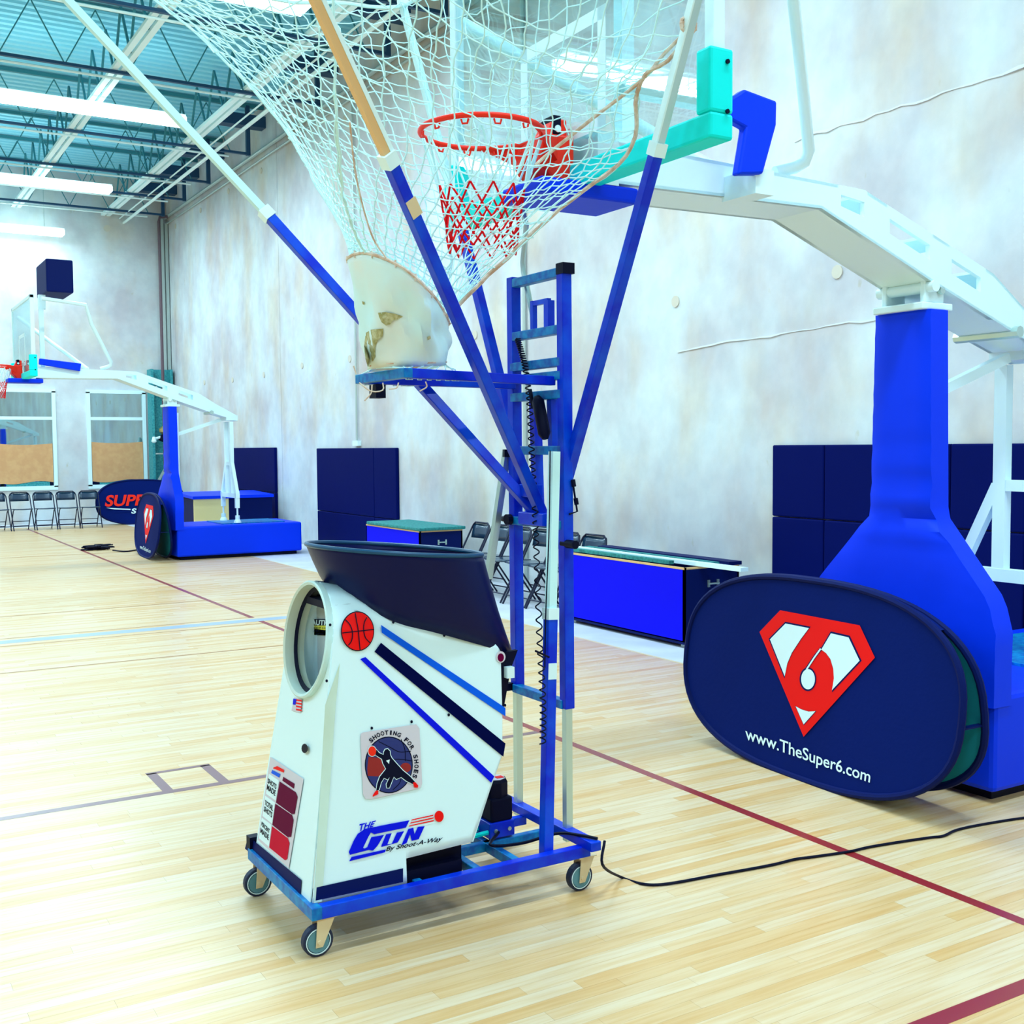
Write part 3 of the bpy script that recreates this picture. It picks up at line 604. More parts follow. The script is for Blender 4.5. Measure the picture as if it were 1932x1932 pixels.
for i, (x0, x1, y0, y1, z, m, lb) in enumerate(((6.02, 6.10, 6.55, 8.9, .665, 'white', 'long white board sticking out past the crate end, on the long blue crate'), (6.14, 6.20, 7.0, 8.85, .665, 'grass', 'dark green strip beside the white board on the long blue crate'), (5.92, 5.97, 7.3, 8.8, .665, 'grass', 'dark green strip along the front edge of the long blue crate'), (6.26, 6.40, 6.95, 8.8, .665, 'navycrate', 'dark flat board at the wall side of the long blue crate'))):
    tag(MB().box((x0, y0, z), (x1, y1, z+.03)).build('loose_board', m), lb, 'board', 'boards on the long crate')
bx = thing('padded_box', 'dark blue topped box with a pale yellow end, behind the far hoop stand base', 'box', (5.9, 19.6, 0))
MB().box((5.22, 19.1, 0), (5.82, 19.12, .80)).build('end_panel', 'yellow', bx); MB().box((5.24, 19.12, 0), (6.6, 20.2, .80)).build('box_body', 'navycrate', bx); MB().prism([(5.2, 19.08, .80), (6.62, 19.08, .80), (6.62, 20.2, .84), (5.2, 20.2, .84)], (0, 0, .05)).build('box_lid', 'bluepad', bx)
cc = MB(); r = random.Random(4)
for k in range(7):
    cx, cy = G(178+k*2, 1037)[:2]; pts = [(cx+r.uniform(-.25, .25), cy+r.uniform(-.2, .2), .012+.01*k) for _ in range(7)]; cc.tube(cr(pts, 24), .012, 5)
cc.tube(cr([(1.8+3.0, 18.75, .012), (4.3, 18.9, .012), (4.0, 18.7, .012), (3.85, 18.95, .02)], 20), .012, 5)
tag(cc.build('cable_bundle', 'black'), 'small tangle of dark cables on the floor left of the far banner', 'cable')
# ================================================================== SHOOTING MACHINE
GY = 3.69
gm = thing('shooting_machine', 'white and blue basketball shooting machine on a wheeled frame with a tall net', 'ball machine', (1.85, GY, 0))
gb = lambda mb, n, m, **k: mb.build(n, m, gm, **k)
# base frame
NR, FR = 3.385, 4.0; RZc = .15
gb(MB().bar((1.285, NR, RZc), (2.36, NR, RZc), .036, .042), 'base_rail', 'blue', bevel=.003); gb(MB().bar((1.285, FR, RZc), (2.34, FR, RZc), .036, .042), 'base_rail', 'blue', bevel=.003)
gb(MB().bar((1.285, NR-.02, RZc+.001), (1.285, FR+.02, RZc+.001), .036, .042), 'front_rail', 'teal', bevel=.003)
gb(MB().bar((2.345, 3.31, .185), (2.345, FR+.02, .185), .045, .035), 'rear_rail', 'blue', bevel=.003)
for cxm in (1.67, 1.90, 2.06): gb(MB().bar((cxm, NR, RZc), (cxm, FR, RZc), .03, .035), 'cross_rail', 'teal', bevel=.003)
gb(MB().bar((1.90, 3.62, RZc), (2.34, 3.62, RZc), .03, .035), 'cross_rail', 'teal', bevel=.003); gb(MB().bar((1.90, 3.80, RZc), (2.34, 3.80, RZc), .03, .035), 'cross_rail', 'blue', bevel=.003)
gb(MB().box((1.27, FR, .165), (1.31, FR+.04, .215)), 'end_cap', 'black')
gb(MB().box((1.30, 3.43, .135), (1.85, 3.46, .20)).box((1.63, 3.47, .14), (1.87, 3.60, .235)), 'black_channel', 'black')
def caster(x, y, yaw):
    w0 = MB().tube([(x+.001, y-.014, .052), (x+.001, y+.014, .052)], .052, 24); wh = gb(w0, 'caster_wheel', 'rubber', bevel=.004)
    MB().tube([(x, y-.0155, .052), (x, y+.0155, .052)], .037, 20).build('wheel_hub', 'teal' if False else mat('hub_grey', (.10, .28, .34), .4), wh)
    MB().tube([(x, y-.0150, .052)]+[(x, y-.0150, .052)], .01, 4)
    MB().tube([(x+.041*cos(t), y-.0155, .052+.041*sin(t)) for t in [2*pi*i/24 for i in range(24)]], .002, 4, True).build('wheel_ring', 'white', wh)
    f = MB()
    for s in (-1, 1): f.prism([(x-.012, y+s*.021, .035), (x+.012, y+s*.021, .035), (x+.055, y+s*.021, .128), (x-.005, y+s*.021, .128)], (0, s*.003, 0))
    f.box((x-.015, y-.028, .126), (x+.062, y+.028, .130)).tube([(x, y-.03, .052), (x, y+.03, .052)], .007, 8); f.build('caster_fork', 'beige', gm)
for x, y in ((1.295, 3.40), (1.29, 3.985), (2.325, 3.395), (2.33, 3.99)): caster(x, y, 0)
# housing
def hw(z): return .2+(.985-z)*.108 if z < .985 else sqrt(max(1e-9, .2**2-(z-.985)**2))
def xf(z): return 1.285+.122*(z-.16)/.83
BOT = [(1.285, .165), (1.625, .165), (1.628, .250), (1.885, .258), (2.035, .55), (2.05, .90)]
def zbot(X):
    if X <= 1.626: return .165
    if X <= 1.885: return .250+.008*(X-1.628)/.257
    if X <= 2.035: return .258+(X-1.885)/.15*.292
    return .55+(X-2.035)/.015*.35
TOPP = [(1.28, 1.184), (1.47, 1.184), (1.52, 1.150), (1.60, 1.092), (1.66, 1.062), (1.80, 1.020), (2.0, .950), (2.035, .935), (2.05, .91)]
def ztop(X):
    for (a, b), (c_, d) in zip(TOPP, TOPP[1:]):
        if X <= c_: return b+(d-b)*(X-a)/(c_-a)
    return .90
st = [0, .02, .05, .1, .15, .2, .24, .28, .32, .341, .343, .36, .40, .46, .52, .56, .6, .63, .66, .70, .73, .745, .755, .765]
SPN = None
for sgn_ in (-1, 1):
    rowsH = []
    for s in st:
        X = 1.285+s; row = []; N = 26
        zb, zt = zbot(min(X, 2.05)), ztop(X)
        for i in range(N+1):
            z = zb+(zt-zb)*i/N
            Xs = X if X > xf(z) else xf(z)
            Xs = max(X, xf(z)) if s > 0 else xf(z)
            row.append((Xs, 3.70+sgn_*hw(min(z, 1.1849)), z))
        rowsH.append(row)
    SP_ = gb(MB().grid(rowsH), 'side_panel', 'white', smooth=True, solid=.006); SPN = SP_ if sgn_ < 0 else SPN
# rear plate
gb(MB().grid([[(1.885+.004, 3.70-hw(.258), .258), (1.885, 3.70+hw(.258), .258)], [(2.03, 3.70-hw(.55), .55), (2.03, 3.70+hw(.55), .55)], [(2.045, 3.70-hw(.9), .90), (2.045, 3.70+hw(.9), .90)]]), 'rear_panel', 'white', solid=.006)
# front panel with the round opening
RC = (1.402, 3.70, .985); RR = .2
outer = []; inner = []
N = 48
for i in range(N):
    a = -pi/2+2*pi*(i+.5)/N; iy, iz = RR*.93*cos(a), RR*.93*sin(a); inner.append((iy, iz))
    if sin(a) >= 0: oy, oz = RR*cos(a), RR*sin(a)
    else:
        # ray down to trapezoid
        t = 1e9; 
        dy, dz = cos(a), sin(a)
        tb = (.165-.985)/dz; t = tb
        if abs(dy) > 1e-6:
            # side: |y| = .2 + (-z)*.108
            den = abs(dy)+dz*.108
            if den > 0: t = min(t, .2/den)
        oy, oz = dy*t, dz*t
    outer.append((oy, oz))
gb(MB().grid([[(xf(.985+z)-.002, 3.70+y, .985+z) for y, z in outer], [(xf(.985+z)-.002, 3.70+y, .985+z) for y, z in inner]], True), 'front_panel', 'white', solid=.005); FPG = KLAST[0]
nx = Vector((-1, 0, .147)).normalized()
def ringpt(a, r, d): z = r*sin(a); return Vector((xf(.985+z), 3.70+r*cos(a), .985+z))+nx*d
rr = [[ringpt(2*pi*i/48, r, d) for i in range(48)] for r, d in ((.200, .0), (.202, .022), (.196, .026), (.187, .022), (.185, .0), (.185, -.05))]
gb(MB().grid(rr, True), 'opening_ring', mat('worn_cream_edge', (.60, .66, .56), .5, var=(.62, .90, .90), vs=4), smooth=True)
gb(MB().grid([[ringpt(2*pi*i/48, .186, -.012) for i in range(48)], [ringpt(2*pi*i/48, .170, -.018) for i in range(48)]], True), 'inner_band', 'black', solid=.003)
gb(MB().box((1.50, 3.52, .74), (1.51, 3.88, 1.10)), 'inner_baffle', mat('inner_grey', (.50, .58, .60), .5)); gb(MB().box((1.44, 3.55, 1.095), (1.50, 3.87, 1.12)), 'inner_bar', 'black')
gb(MB().box((1.42, 3.56, .74), (1.52, 3.85, .75)), 'inner_tray', 'greyl')
def side(x, y, off=.0045):
    Y = 3.45
    for _ in range(12): q = on(x, y, 1, Y); Y = 3.70-hw(min(max(q.z, .1), 1.15))
    return Vector((q.x, q.y-off-.002-(max(0, q.z-.96)*.07), q.z))
def frontp(x, y, off=.007):
    X = 1.33
    for _ in range(12): q = on(x, y, 0, X); X = xf(q.z)
    return q+nx*(off+.004)
def decal(poly, m, name, off=.0045, surf=side): return sheet(poly, lambda x, y: surf(x, y, off), m, SPN if surf is side else FPG if surf is frontp else gm, name)
def subdiv(poly, n=6):
    out = []
    for i in range(len(poly)):
        a = Vector(poly[i]); b = Vector(poly[(i+1) % len(poly)]); out += [tuple(a+(b-a)*k/n) for k in range(n)]
    return out
def stripe(tl, bl, br, tr, m):   # ribbon along its length
    tl, bl, br, tr = map(Vector, (tl, bl, br, tr)); n = 10
    MB().grid([[side(*(tl+(tr-tl)*k/n)) for k in range(n+1)], [side(*(bl+(br-bl)*k/n)) for k in range(n+1)]]).build('stripe', m, SPN)
mb1 = mat('bright_blue_vinyl', (.0, .11, .80), .5, spec=.1); mb2 = mat('royal_blue_vinyl', (.0, .006, .75), .5, spec=.1); mb3 = mat('navy_vinyl_tape', (.0, .002, .05), .6, spec=.03)
stripe((716, 1178), (718, 1193), (952, 1351), (952, 1335), mb1)
stripe((717, 1212), (705, 1229), (948, 1427), (952, 1402), mb3)
stripe((688, 1239), (678, 1243), (925, 1476), (931, 1464), mb2)
stripe((596, 1673), (594, 1698), (759, 1663), (759, 1637), 'navycrate')
# basketball decal
bc, br_ = (672, 1190), (30.5, 36.5); rot = radians(-6)
decal(circ(*bc, 31.5, 38, 32, rot), 'black', 'ball_decal_outline', .0045); decal(circ(*bc, 29.8, 36, 32, rot), 'red', 'ball_decal', .0055)
S6 = lambda x, y: side(x, y, .0065)
k = 260/1932
f_ = lambda L: [(500+x*k, 1060+y*k) for x, y in L]
for L in ([(1235, 712), (1260, 830), (1285, 960), (1318, 1232)], [(1062, 990), (1280, 965), (1500, 940)], [(1100, 800), (1170, 880), (1205, 990), (1195, 1100), (1150, 1165)], [(1400, 770), (1365, 850), (1362, 960), (1390, 1060), (1455, 1130)]):
    stroke([tuple(v)[:2] for v in cr([(a, b, 0) for a, b in f_(L)], 14)], 1.9, S6, 'black', SPN, 'ball_seam')
# THE GUN lettering
k2 = 240/1546
g_ = lambda L: [(640+x*k2, 1340+y*k2) for x, y in L]
lettering('THE', g_([(222, 1470), (400, 1410), (440, 1332), (238, 1378)]), side, mb2, SPN, 'lettering', .03)
gp = [(420, 1495), (790, 1420), (830, 1330), (600, 1375), (300, 1435), (215, 1500), (170, 1580), (105, 1715), (115, 1750), (345, 1700), (400, 1660), (530, 1515), (360, 1545), (345, 1625), (330, 1650), (280, 1668), (350, 1530), (375, 1475), (410, 1480)]
decal(g_([(170, 1570), (215, 1495), (300, 1435), (600, 1375), (843, 1330), (800, 1420), (415, 1500), (375, 1478), (345, 1530), (280, 1665), (300, 1672), (332, 1655), (380, 1535), (535, 1508), (455, 1640), (400, 1700), (370, 1695), (350, 1690), (120, 1750), (106, 1715)]), mb2, 'logo_letter', .005)
decal(g_([(560, 1500), (628, 1488), (575, 1622), (630, 1612), (690, 1480), (780, 1462), (700, 1600), (500, 1655), (505, 1630)]), mb2, 'logo_letter', .005)
decal(g_([(745, 1635), (830, 1435), (890, 1420), (905, 1500), (945, 1410), (1028, 1402), (955, 1560), (870, 1580), (850, 1500), (810, 1605)]), mb2, 'logo_letter', .005)
decal(g_([(110, 1828), (140, 1775), (560, 1682), (545, 1720)]), mb2, 'logo_bar', .005)
for i in range(3): decal(g_([(872-14*i, 1320+36*i), (862-14*i, 1334+36*i), (1130+3*i, 1278+32*i), (1134+3*i, 1262+32*i)]), 'red', 'logo_dash', .005)
decal(g_(circ(1203, 1283, 56, 68)), 'red', 'logo_ball', .005)
lettering('By Shoot-A-Way', g_([(550, 1725), (1215, 1600), (1262, 1520), (580, 1650)]), side, 'black', SPN, 'lettering', .02)
# round sticker
decal(g_([(275, 265), (860, 175), (925, 165), (965, 215), (998, 880), (985, 930), (940, 950), (380, 1075), (310, 1070), (280, 1020), (248, 330), (252, 280)]), 'greyl', 'sticker_backing', .0045)
decal(g_(circ(592, 658, 292, 345, 40, 0)), 'black', 'sticker_disc', .0052); decal(g_(circ(592, 658, 280, 332, 40, 0)), mat('deep_blue_print', (.006, .018, .16), .5), 'sticker_disc', .0056)
decal(g_([(345, 560), (500, 575), (560, 690), (500, 800), (335, 790), (330, 700)]), mat('brick_red_print', (.30, .004, .004), .5), 'sticker_red_patch', .006); decal(g_(circ(795, 690, 65, 58)), mat('brick_red_print2', (.30, .004, .004), .5), 'sticker_red_patch', .006)
for L in ([(470, 375), (600, 440), (720, 500), (860, 490)], [(740, 345), (785, 470), (790, 610)], [(600, 590), (740, 590), (875, 610)], [(740, 800), (720, 880), (640, 960)]): stroke([tuple(v)[:2] for v in cr([(a, b, 0) for a, b in g_(L)], 12)], 1.4, lambda x, y: side(x, y, .0062), 'black', SPN, 'sticker_seam')
fig = [(440, 470), (470, 510), (525, 535), (528, 500), (545, 470), (575, 462), (602, 490), (608, 540), (625, 575), (700, 660), (760, 725), (840, 790), (905, 860), (880, 890), (800, 850), (740, 805), (680, 830), (650, 800), (620, 870), (595, 935), (565, 935), (560, 890), (600, 805), (575, 835), (530, 815), (495, 870), (470, 960), (435, 970), (450, 880), (480, 800), (555, 705), (520, 640), (505, 585), (425, 535)]
def grow(p, d):
    out = []; n = len(p)
    area = sum(p[i][0]*p[(i+1) % n][1]-p[(i+1) % n][0]*p[i][1] for i in range(n)); s = 1 if area > 0 else -1
    for i in range(n):
        a = Vector(p[i-1]); b = Vector(p[i]); c_ = Vector(p[(i+1) % n]); t = ((b-a).normalized()+(c_-b).normalized())
        if t.length < .2: t = (c_-b)
        t.normalize(); out.append((b.x+s*t.y*d, b.y-s*t.x*d))
    return out
decal(g_(grow(fig, 9)), 'white', 'player_outline', .0068); decal(g_(fig), 'black', 'player_figure', .0074)
decal(g_(circ(387, 490, 54, 68, 20)), 'white', 'ball_outline', .0068); decal(g_(circ(387, 490, 47, 60, 20)), 'orange', 'ball_figure', .0076)
decal(g_([(460, 965), (462, 1010), (395, 1042), (392, 1025), (430, 970)]), 'red', 'shoe_figure', .0078); decal(g_([(880, 870), (910, 865), (945, 905), (942, 932), (898, 930)]), 'red', 'shoe_figure', .0078); decal(g_([(555, 605), (600, 590), (590, 645)]), 'white', 'chest_mark', .0078)
word = 'SHOOTING FOR SHOES'
for i, chh in enumerate(word):
    if chh == ' ': continue
    a = radians(-130)+radians(150)*i/(len(word)-1); cx_, cy_ = 592, 660; rx_, ry_ = 335, 395
    p = Vector((cx_+rx_*cos(a), cy_+ry_*sin(a))); n_ = Vector((cos(a), sin(a)*1.0)).normalized(); t_ = Vector((-n_.y, n_.x)); wh_ = 22 if chh != 'I' else 10; hh = 27
    lettering(chh, g_([tuple(p-t_*wh_-n_*hh), tuple(p+t_*wh_-n_*hh), tuple(p+t_*wh_+n_*hh), tuple(p-t_*wh_+n_*hh)]), lambda x, y: side(x, y, .006), 'black', SPN, 'lettering', .035)
decal(circ(943, 1239, 9, 11, 16), 'greyl', 'round_sticker', .0045); decal(circ(943, 1240, 6, 8, 14), 'dred', 'round_sticker', .0052)
for p in ((943, 1224), (836, 1198), (739, 1173), (615, 1284), (845, 1348), (775, 1361), (700, 1373), (951, 1330), (620, 1178)):
    decal(circ(*p, 2.6, 3, 8), 'black', 'screw', .0045)
# scoreboard on the front panel
k3 = 150/1035
q_ = lambda L: [(470+x*k3, 1380+y*k3) for x, y in L]
fd = lambda L, m, n, off=.004: decal(q_(L), m, n, off, frontp)
fd([(303, 330), (738, 618), (545, 1780), (140, 1410)], 'greyl', 'scoreboard_plate')
for L in ([(290, 550), (420, 640), (378, 900), (250, 810)], [(240, 835), (370, 925), (330, 1200), (205, 1100)], [(195, 1120), (325, 1215), (290, 1500), (160, 1390)]): fd(L, 'white', 'scoreboard_label', .005)
for L, m in (([(430, 650), (640, 790), (665, 850), (625, 1075), (585, 1075), (382, 925)], 'dred'), ([(375, 940), (590, 1085), (612, 1150), (580, 1370), (535, 1375), (335, 1215)], 'dred'), ([(332, 1232), (535, 1385), (560, 1450), (530, 1660), (500, 1675), (295, 1510)], 'bred'), ([(478, 590), (625, 680), (615, 745), (465, 640)], 'dred')): fd(L, m, 'scoreboard_display', .0055)
for L in ([(382, 925), (590, 1075), (588, 1083), (380, 935)], [(334, 1218), (538, 1375), (536, 1385), (332, 1228)]): fd(L, 'greyl', 'scoreboard_divider', .006)
fd([(350, 470), (400, 450), (490, 500), (485, 535), (345, 480)], 'red', 'scoreboard_logo', .006); fd([(335, 500), (440, 555), (425, 600), (320, 540)], mb1, 'scoreboard_logo', .006)
fp = lambda x, y: frontp(x, y, .006)
for s_, Q in (('SHOTS', [(272, 670), (385, 755), (392, 690), (280, 605)]), ('MADE', [(262, 755), (372, 842), (382, 770), (270, 685)]), ('TOTAL', [(232, 950), (340, 1040), (350, 965), (242, 890)]), ('SHOTS', [(222, 1035), (328, 1125), (338, 1055), (232, 970)]), ('PERCENT', [(190, 1225), (295, 1330), (302, 1270), (198, 1170)]), ('MADE', [(178, 1315), (285, 1418), (292, 1345), (185, 1250)])):
    lettering(s_, q_(Q), fp, 'black', FPG, 'lettering', .03)
decal([(472, 1577), (466, 1601), (571, 1688), (573, 1660)], 'navycrate', 'front_band', .004, frontp)
decal(circ(582, 1412, 6, 9, 14), 'black', 'power_button', .01, frontp)
decal([(559, 1316), (574, 1319), (571, 1345), (554, 1341)], 'greyl', 'flag_sticker', .004, frontp)
for i in range(4): decal([(563, 1319+i*6), (574, 1321+i*6), (574, 1324+i*6), (563, 1322+i*6)], 'red', 'flag_stripe', .005, frontp)
decal([(558, 1318), (564, 1319), (562, 1330), (557, 1329)], mb2, 'flag_canton', .0055, frontp)
# caution label inside the opening
def inn(x, y, off=.004): q = on(x, y, 0, 1.498); return q-Vector((off, 0, 0))
decal([(577, 1183), (620, 1190), (620, 1199), (575, 1197)], 'labely', 'caution_label', .002, inn); decal([(577, 1180), (622, 1180), (622, 1199), (575, 1197)], 'labely', 'caution_label', .002, inn)
decal([(580, 1168), (622, 1168), (622, 1180), (579, 1180)], 'black', 'caution_header', .003, inn)
lettering('CAUTION', [(582, 1179), (634, 1180), (634, 1170), (583, 1169)], lambda x, y: inn(x, y, .005), 'white', gm, 'lettering', .03)
for i, s_ in enumerate(('KEEP HANDS', 'AND FINGERS', 'AWAY')): lettering(s_, [(589+(8 if i == 2 else 0), 1186.5+5.6*i), (640-(26 if i == 2 else 0), 1187+5.6*i), (640-(26 if i == 2 else 0), 1183+5.6*i), (589+(8 if i == 2 else 0), 1182.5+5.6*i)], lambda x, y: inn(x, y, .005), 'black', gm, 'lettering', .0)
# hopper
HR = []; n = 48
lower = []
for i in range(n):
    a = 2*pi*i/n; ca, sa = cos(a), sin(a)
    X_ = 1.845+.325*math.copysign(abs(ca)**.7, ca); Y_ = 3.69+.205*math.copysign(abs(sa)**.6, sa)
    z = 1.184 if X_ < 1.46 else ztop(min(X_, 2.04)); z = z if X_ < 2.04 else .93-(X_-2.04)*.3
    lower.append((X_, Y_, z-.02))
rim = [(1.730+.318*cos(2*pi*i/n), 3.69+.30*sin(2*pi*i/n), 1.285-.028*cos(2*pi*i/n)) for i in range(n)]
rowsP = [[tuple(Vector(r_)*(1-t)+Vector(l_)*t+Vector((0, 0, -.02*sin(pi*t)))) for r_, l_ in zip(rim, lower)] for t in (0, .06, .25, .5, .75, 1)]
gb(MB().grid(rowsP, True), 'hopper', 'hopper', smooth=True, solid=.006)
gb(MB().tube(rim, .008, 8, True), 'hopper_rim', mat('hopper_rim_edge', (.008, .07, .16), .35, spec=.3), smooth=True)
gb(MB().prism([(2.05, 3.50, .90), (2.13, 3.50, .905), (2.10, 3.50, .84), (2.06, 3.50, .66)], (0, .02, 0)), 'hopper_bracket', 'black'); gb(MB().prism([(2.05, 3.86, .90), (2.13, 3.86, .905), (2.10, 3.86, .84), (2.06, 3.86, .66)], (0, .02, 0)), 'hopper_bracket', 'black')
gb(MB().bar((2.05, 3.88, .68), (2.33, 3.88, .68), .03), 'rear_link', 'black'); gb(MB().box((2.07, 3.475, .81), (2.10, 3.50, .85)), 'latch', 'white')
# mast
MX = 2.35; YN, YF = 3.505, 3.865
gb(MB().bar((MX, YN, .66), (MX-.006, YN, 2.32), .042, .042), 'mast_upright', 'blue', bevel=.003); gb(MB().bar((MX, YF, .66), (MX-.006, YF, 2.32), .042, .042), 'mast_upright', 'blue', bevel=.003)
for z in (2.295, 2.085, 1.965, 1.915, 1.845, 1.635, 1.355, .675): gb(MB().bar((MX-.008, YN, z), (MX-.008, YF+(.02 if z > 2.2 else 0), z), .036, .034), 'mast_crossbar', 'teal', bevel=.003)
gb(MB().box((MX-.03, YN-.03, 2.285), (MX+.022, YN+.018, 2.325)), 'mast_cap', 'black')
for y in (YN, YF): gb(MB().bar((MX, y, .15), (MX, y, .68), .028), 'inner_leg', 'chrome')
gb(MB().bar((MX-.01, 3.60, 2.09), (MX-.01, 3.60, 2.20), .03).bar((MX-.01, 3.71, 2.09), (MX-.01, 3.71, 2.21), .02).bar((MX-.01, 3.60, 2.2), (MX-.01, 3.71, 2.2), .018), 'carriage_frame', 'blue')
gb(MB().bar((MX, 3.60, 1.85), (MX, 3.59, 1.64), .03).bar((MX, 3.72, 1.85), (MX, 3.70, 1.40), .035), 'carriage_rail', 'blue')
gb(MB().tube([on(1008, 628, 0, MX+.03), on(1004, 590, 0, MX+.03), on(997, 555, 0, MX+.03), on(988, 515, 0, MX+.03), on(986, 495, 0, MX+.03), on(991, 448, 0, MX+.03), on(993, 425, 0, MX+.03), on(982, 385, 0, MX+.03)], .011, 8), 'bent_tube', 'chrome', smooth=True)
gb(MB().tube([on(1013, 748, 0, MX-.05), on(1015, 757, 0, MX-.05), on(1027, 818, 0, MX-.05), on(1029, 828, 0, MX-.05)], .02, 12, rads=[.012, .024, .024, .012]), 'actuator', 'black', smooth=True)
gb(MB().tube([on(1000, 735, 0, MX-.05), on(1006, 770, 0, MX-.05)], .008, 6), 'spring', 'black')
# telescoping legs in front and behind
a = on(1046, 852, 1, 3.49); b = on(1039, 1152, 1, 3.475); gb(MB().bar(a, b, .032), 'inner_post', 'cord'); c1 = on(1030, 1622, 1, 3.42)
gb(MB().bar(b, c1, .04), 'outer_post', 'blue', bevel=.003); d0 = b+(c1-b)*.0; gb(MB().bar(b+Vector((0, 0, .01)), b+(c1-b)*.035, .046), 'collar', 'white')
gb(MB().bar(b+(c1-b)*.21-Vector((0, .004, 0)), b+(c1-b)*.275-Vector((0, .004, 0)), .036), 'label_sleeve', 'white'); gb(MB().tube([on(1010, 1228, 1, 3.43), on(1036, 1240, 1, 3.43)], .004, 6), 'locking_pin', 'black')
a = on(956, 852, 1, 3.90); b = on(921, 1092, 1, 3.93); gb(MB().bar(a, b, .026), 'crank_rod', 'chrome'); gb(MB().bar(on(950, 855, 1, 3.89), on(985, 856, 1, 3.87), .03), 'crank_mount', 'black')
gb(MB().lathe(on(963, 980, 0, MX-.03), [(.022, 0), (.022, .02)], 14, (-1, 0, 0)), 'knob', 'black'); gb(MB().lathe(on(963, 980, 0, MX), [(.012, -.02), (.012, .06)], 8, (0, 1, 0)), 'knob_stem', 'black')
gb(MB().lathe(on(1062, 1025, 0, MX-.01), [(.016, 0), (.016, .085)], 12, (0, -1, 0)), 'grip', 'black')
gb(MB().tube([on(1081, 912, 1, YN-.03), on(1089, 965, 1, YN-.03), on(1074, 970, 1, YN-.03)], .004, 6).tube([on(1081, 905, 1, YN-.03), on(1083, 918, 1, YN-.03)], .009, 6).tube([on(1086, 940, 1, YN-.03), on(1088, 952, 1, YN-.03)], .009, 6), 'release_lever', 'black')
# ball ring table
rz_ = 1.905
gb(MB().bar((1.70, 3.52, rz_), (MX-.02, 3.56, rz_-.01), .034, .034), 'ring_rail', 'blue', bevel=.003); gb(MB().bar((1.70, 3.90, rz_), (MX-.02, 3.84, rz_-.01), .034, .034), 'ring_rail', 'blue', bevel=.003); gb(MB().bar((1.70, 3.50, rz_), (1.70, 3.92, rz_), .034, .034), 'ring_rail', 'teal', bevel=.003)
gb(MB().box((1.74, 3.86, rz_-.07), (1.78, 3.92, rz_-.02)), 'ring_clip', 'black')
# net arms
def armp(q, z, s): return Vector((q[0]+q[2]*(z-1.5), GY+s*(q[1]+q[3]*(z-1.5)), z))
QR = (2.394, .141, -.009, .481); QL = (2.301, .069, -.803, .446); pc = (2.33, GY, 1.33)
for q, s, zc, ext in ((QR, -1, 2.63, 'chrome'), (QR, 1, 2.60, 'cord'), (QL, -1, 2.52, 'ivory'), (QL, 1, 2.545, 'cord')):
    lo = armp(q, 1.36, s); lo = Vector((min(lo.x, 2.37), lo.y, lo.z)); up = armp(q, zc, s); tp = armp(q, 3.72, s)
    AT = gb(MB().bar(lo, up, .038), 'arm_tube', 'blue', bevel=.003); gb = lambda mb, n, m, **k: mb.build(n, m, AT, **k); gb(MB().bar(up-(tp-up).normalized()*.02, up+(tp-up).normalized()*.025, .046), 'arm_collar', 'white')
    if ext == 'ivory':
        e = gb(MB().bar(up, tp, .022, .030), 'arm_extension', 'ivory'); d = (tp-up).normalized(); MB().bar(up+Vector((.016, 0, .008)), tp+Vector((.016, 0, .008)), .024, .014).build('arm_extension_face', 'white', AT)
    elif ext == 'chrome': gb(MB().bar(up, tp, .028), 'arm_extension', 'chrome'); MB().bar(up+Vector((-.017, 0, 0)), tp+Vector((-.017, 0, 0)), .029, .006).build('arm_extension_face', 'white', AT)
    else: gb(MB().bar(up, tp, .028), 'arm_extension', mat('pale_tube', (.56, .84, .86), .4))
    if s == 1 and q is QR: gb(MB().lathe(tp-Vector((0, 0, .01)), [(.022, 0), (.028, .03), (.02, .06)], 10), 'arm_cap', 'white')
    gb = lambda mb, n, m, **k: mb.build(n, m, gm, **k)
gb(MB().bar((2.33, 3.60, 1.37), (2.33, 3.78, 1.37), .05).bar((2.31, 3.64, 1.48), (2.31, 3.74, 1.48), .05), 'arm_pivot', 'blue', bevel=.004)
p = on(757, 374, 1, armp(QL, 2.40, -1).y); d = (armp(QL, 3, -1)-armp(QL, 2, -1)).normalized(); pm = armp(QL, 2.40, -1)
gb(MB().bar(pm-d*.03, pm+d*.03, .0405), 'paper_tag', 'beige')
# coiled cord
cp = cr([on(976, 638, 0, 2.31), on(984, 665, 0, 2.31), on(992, 700, 0, 2.31), on(999, 760, 0, 2.30), on(1003, 850, 0, 2.30), on(1008, 940, 0, 2.30), on(1012, 1040, 0, 2.30), on(1018, 1200, 1, 3.43), on(1024, 1320, 1, 3.42), on(1024, 1405, 1, 3.41)], 900)
hp = []
for i, p in enumerate(cp):
    a = i/900*62*2*pi; hp.append(p+Vector((.0, .012*cos(a), 0))+Vector((.010*sin(a), 0, 0)))
gb(MB().tube(hp, .0028, 5), 'coiled_cord', 'black')
gb(MB().tube(cr([on(1038, 850, 1, 3.47), on(1036, 1000, 1, 3.455), on(1030, 1150, 1, 3.44), on(1028, 1260, 1, 3.43)], 12), .0025, 5), 'thin_cable', 'black')
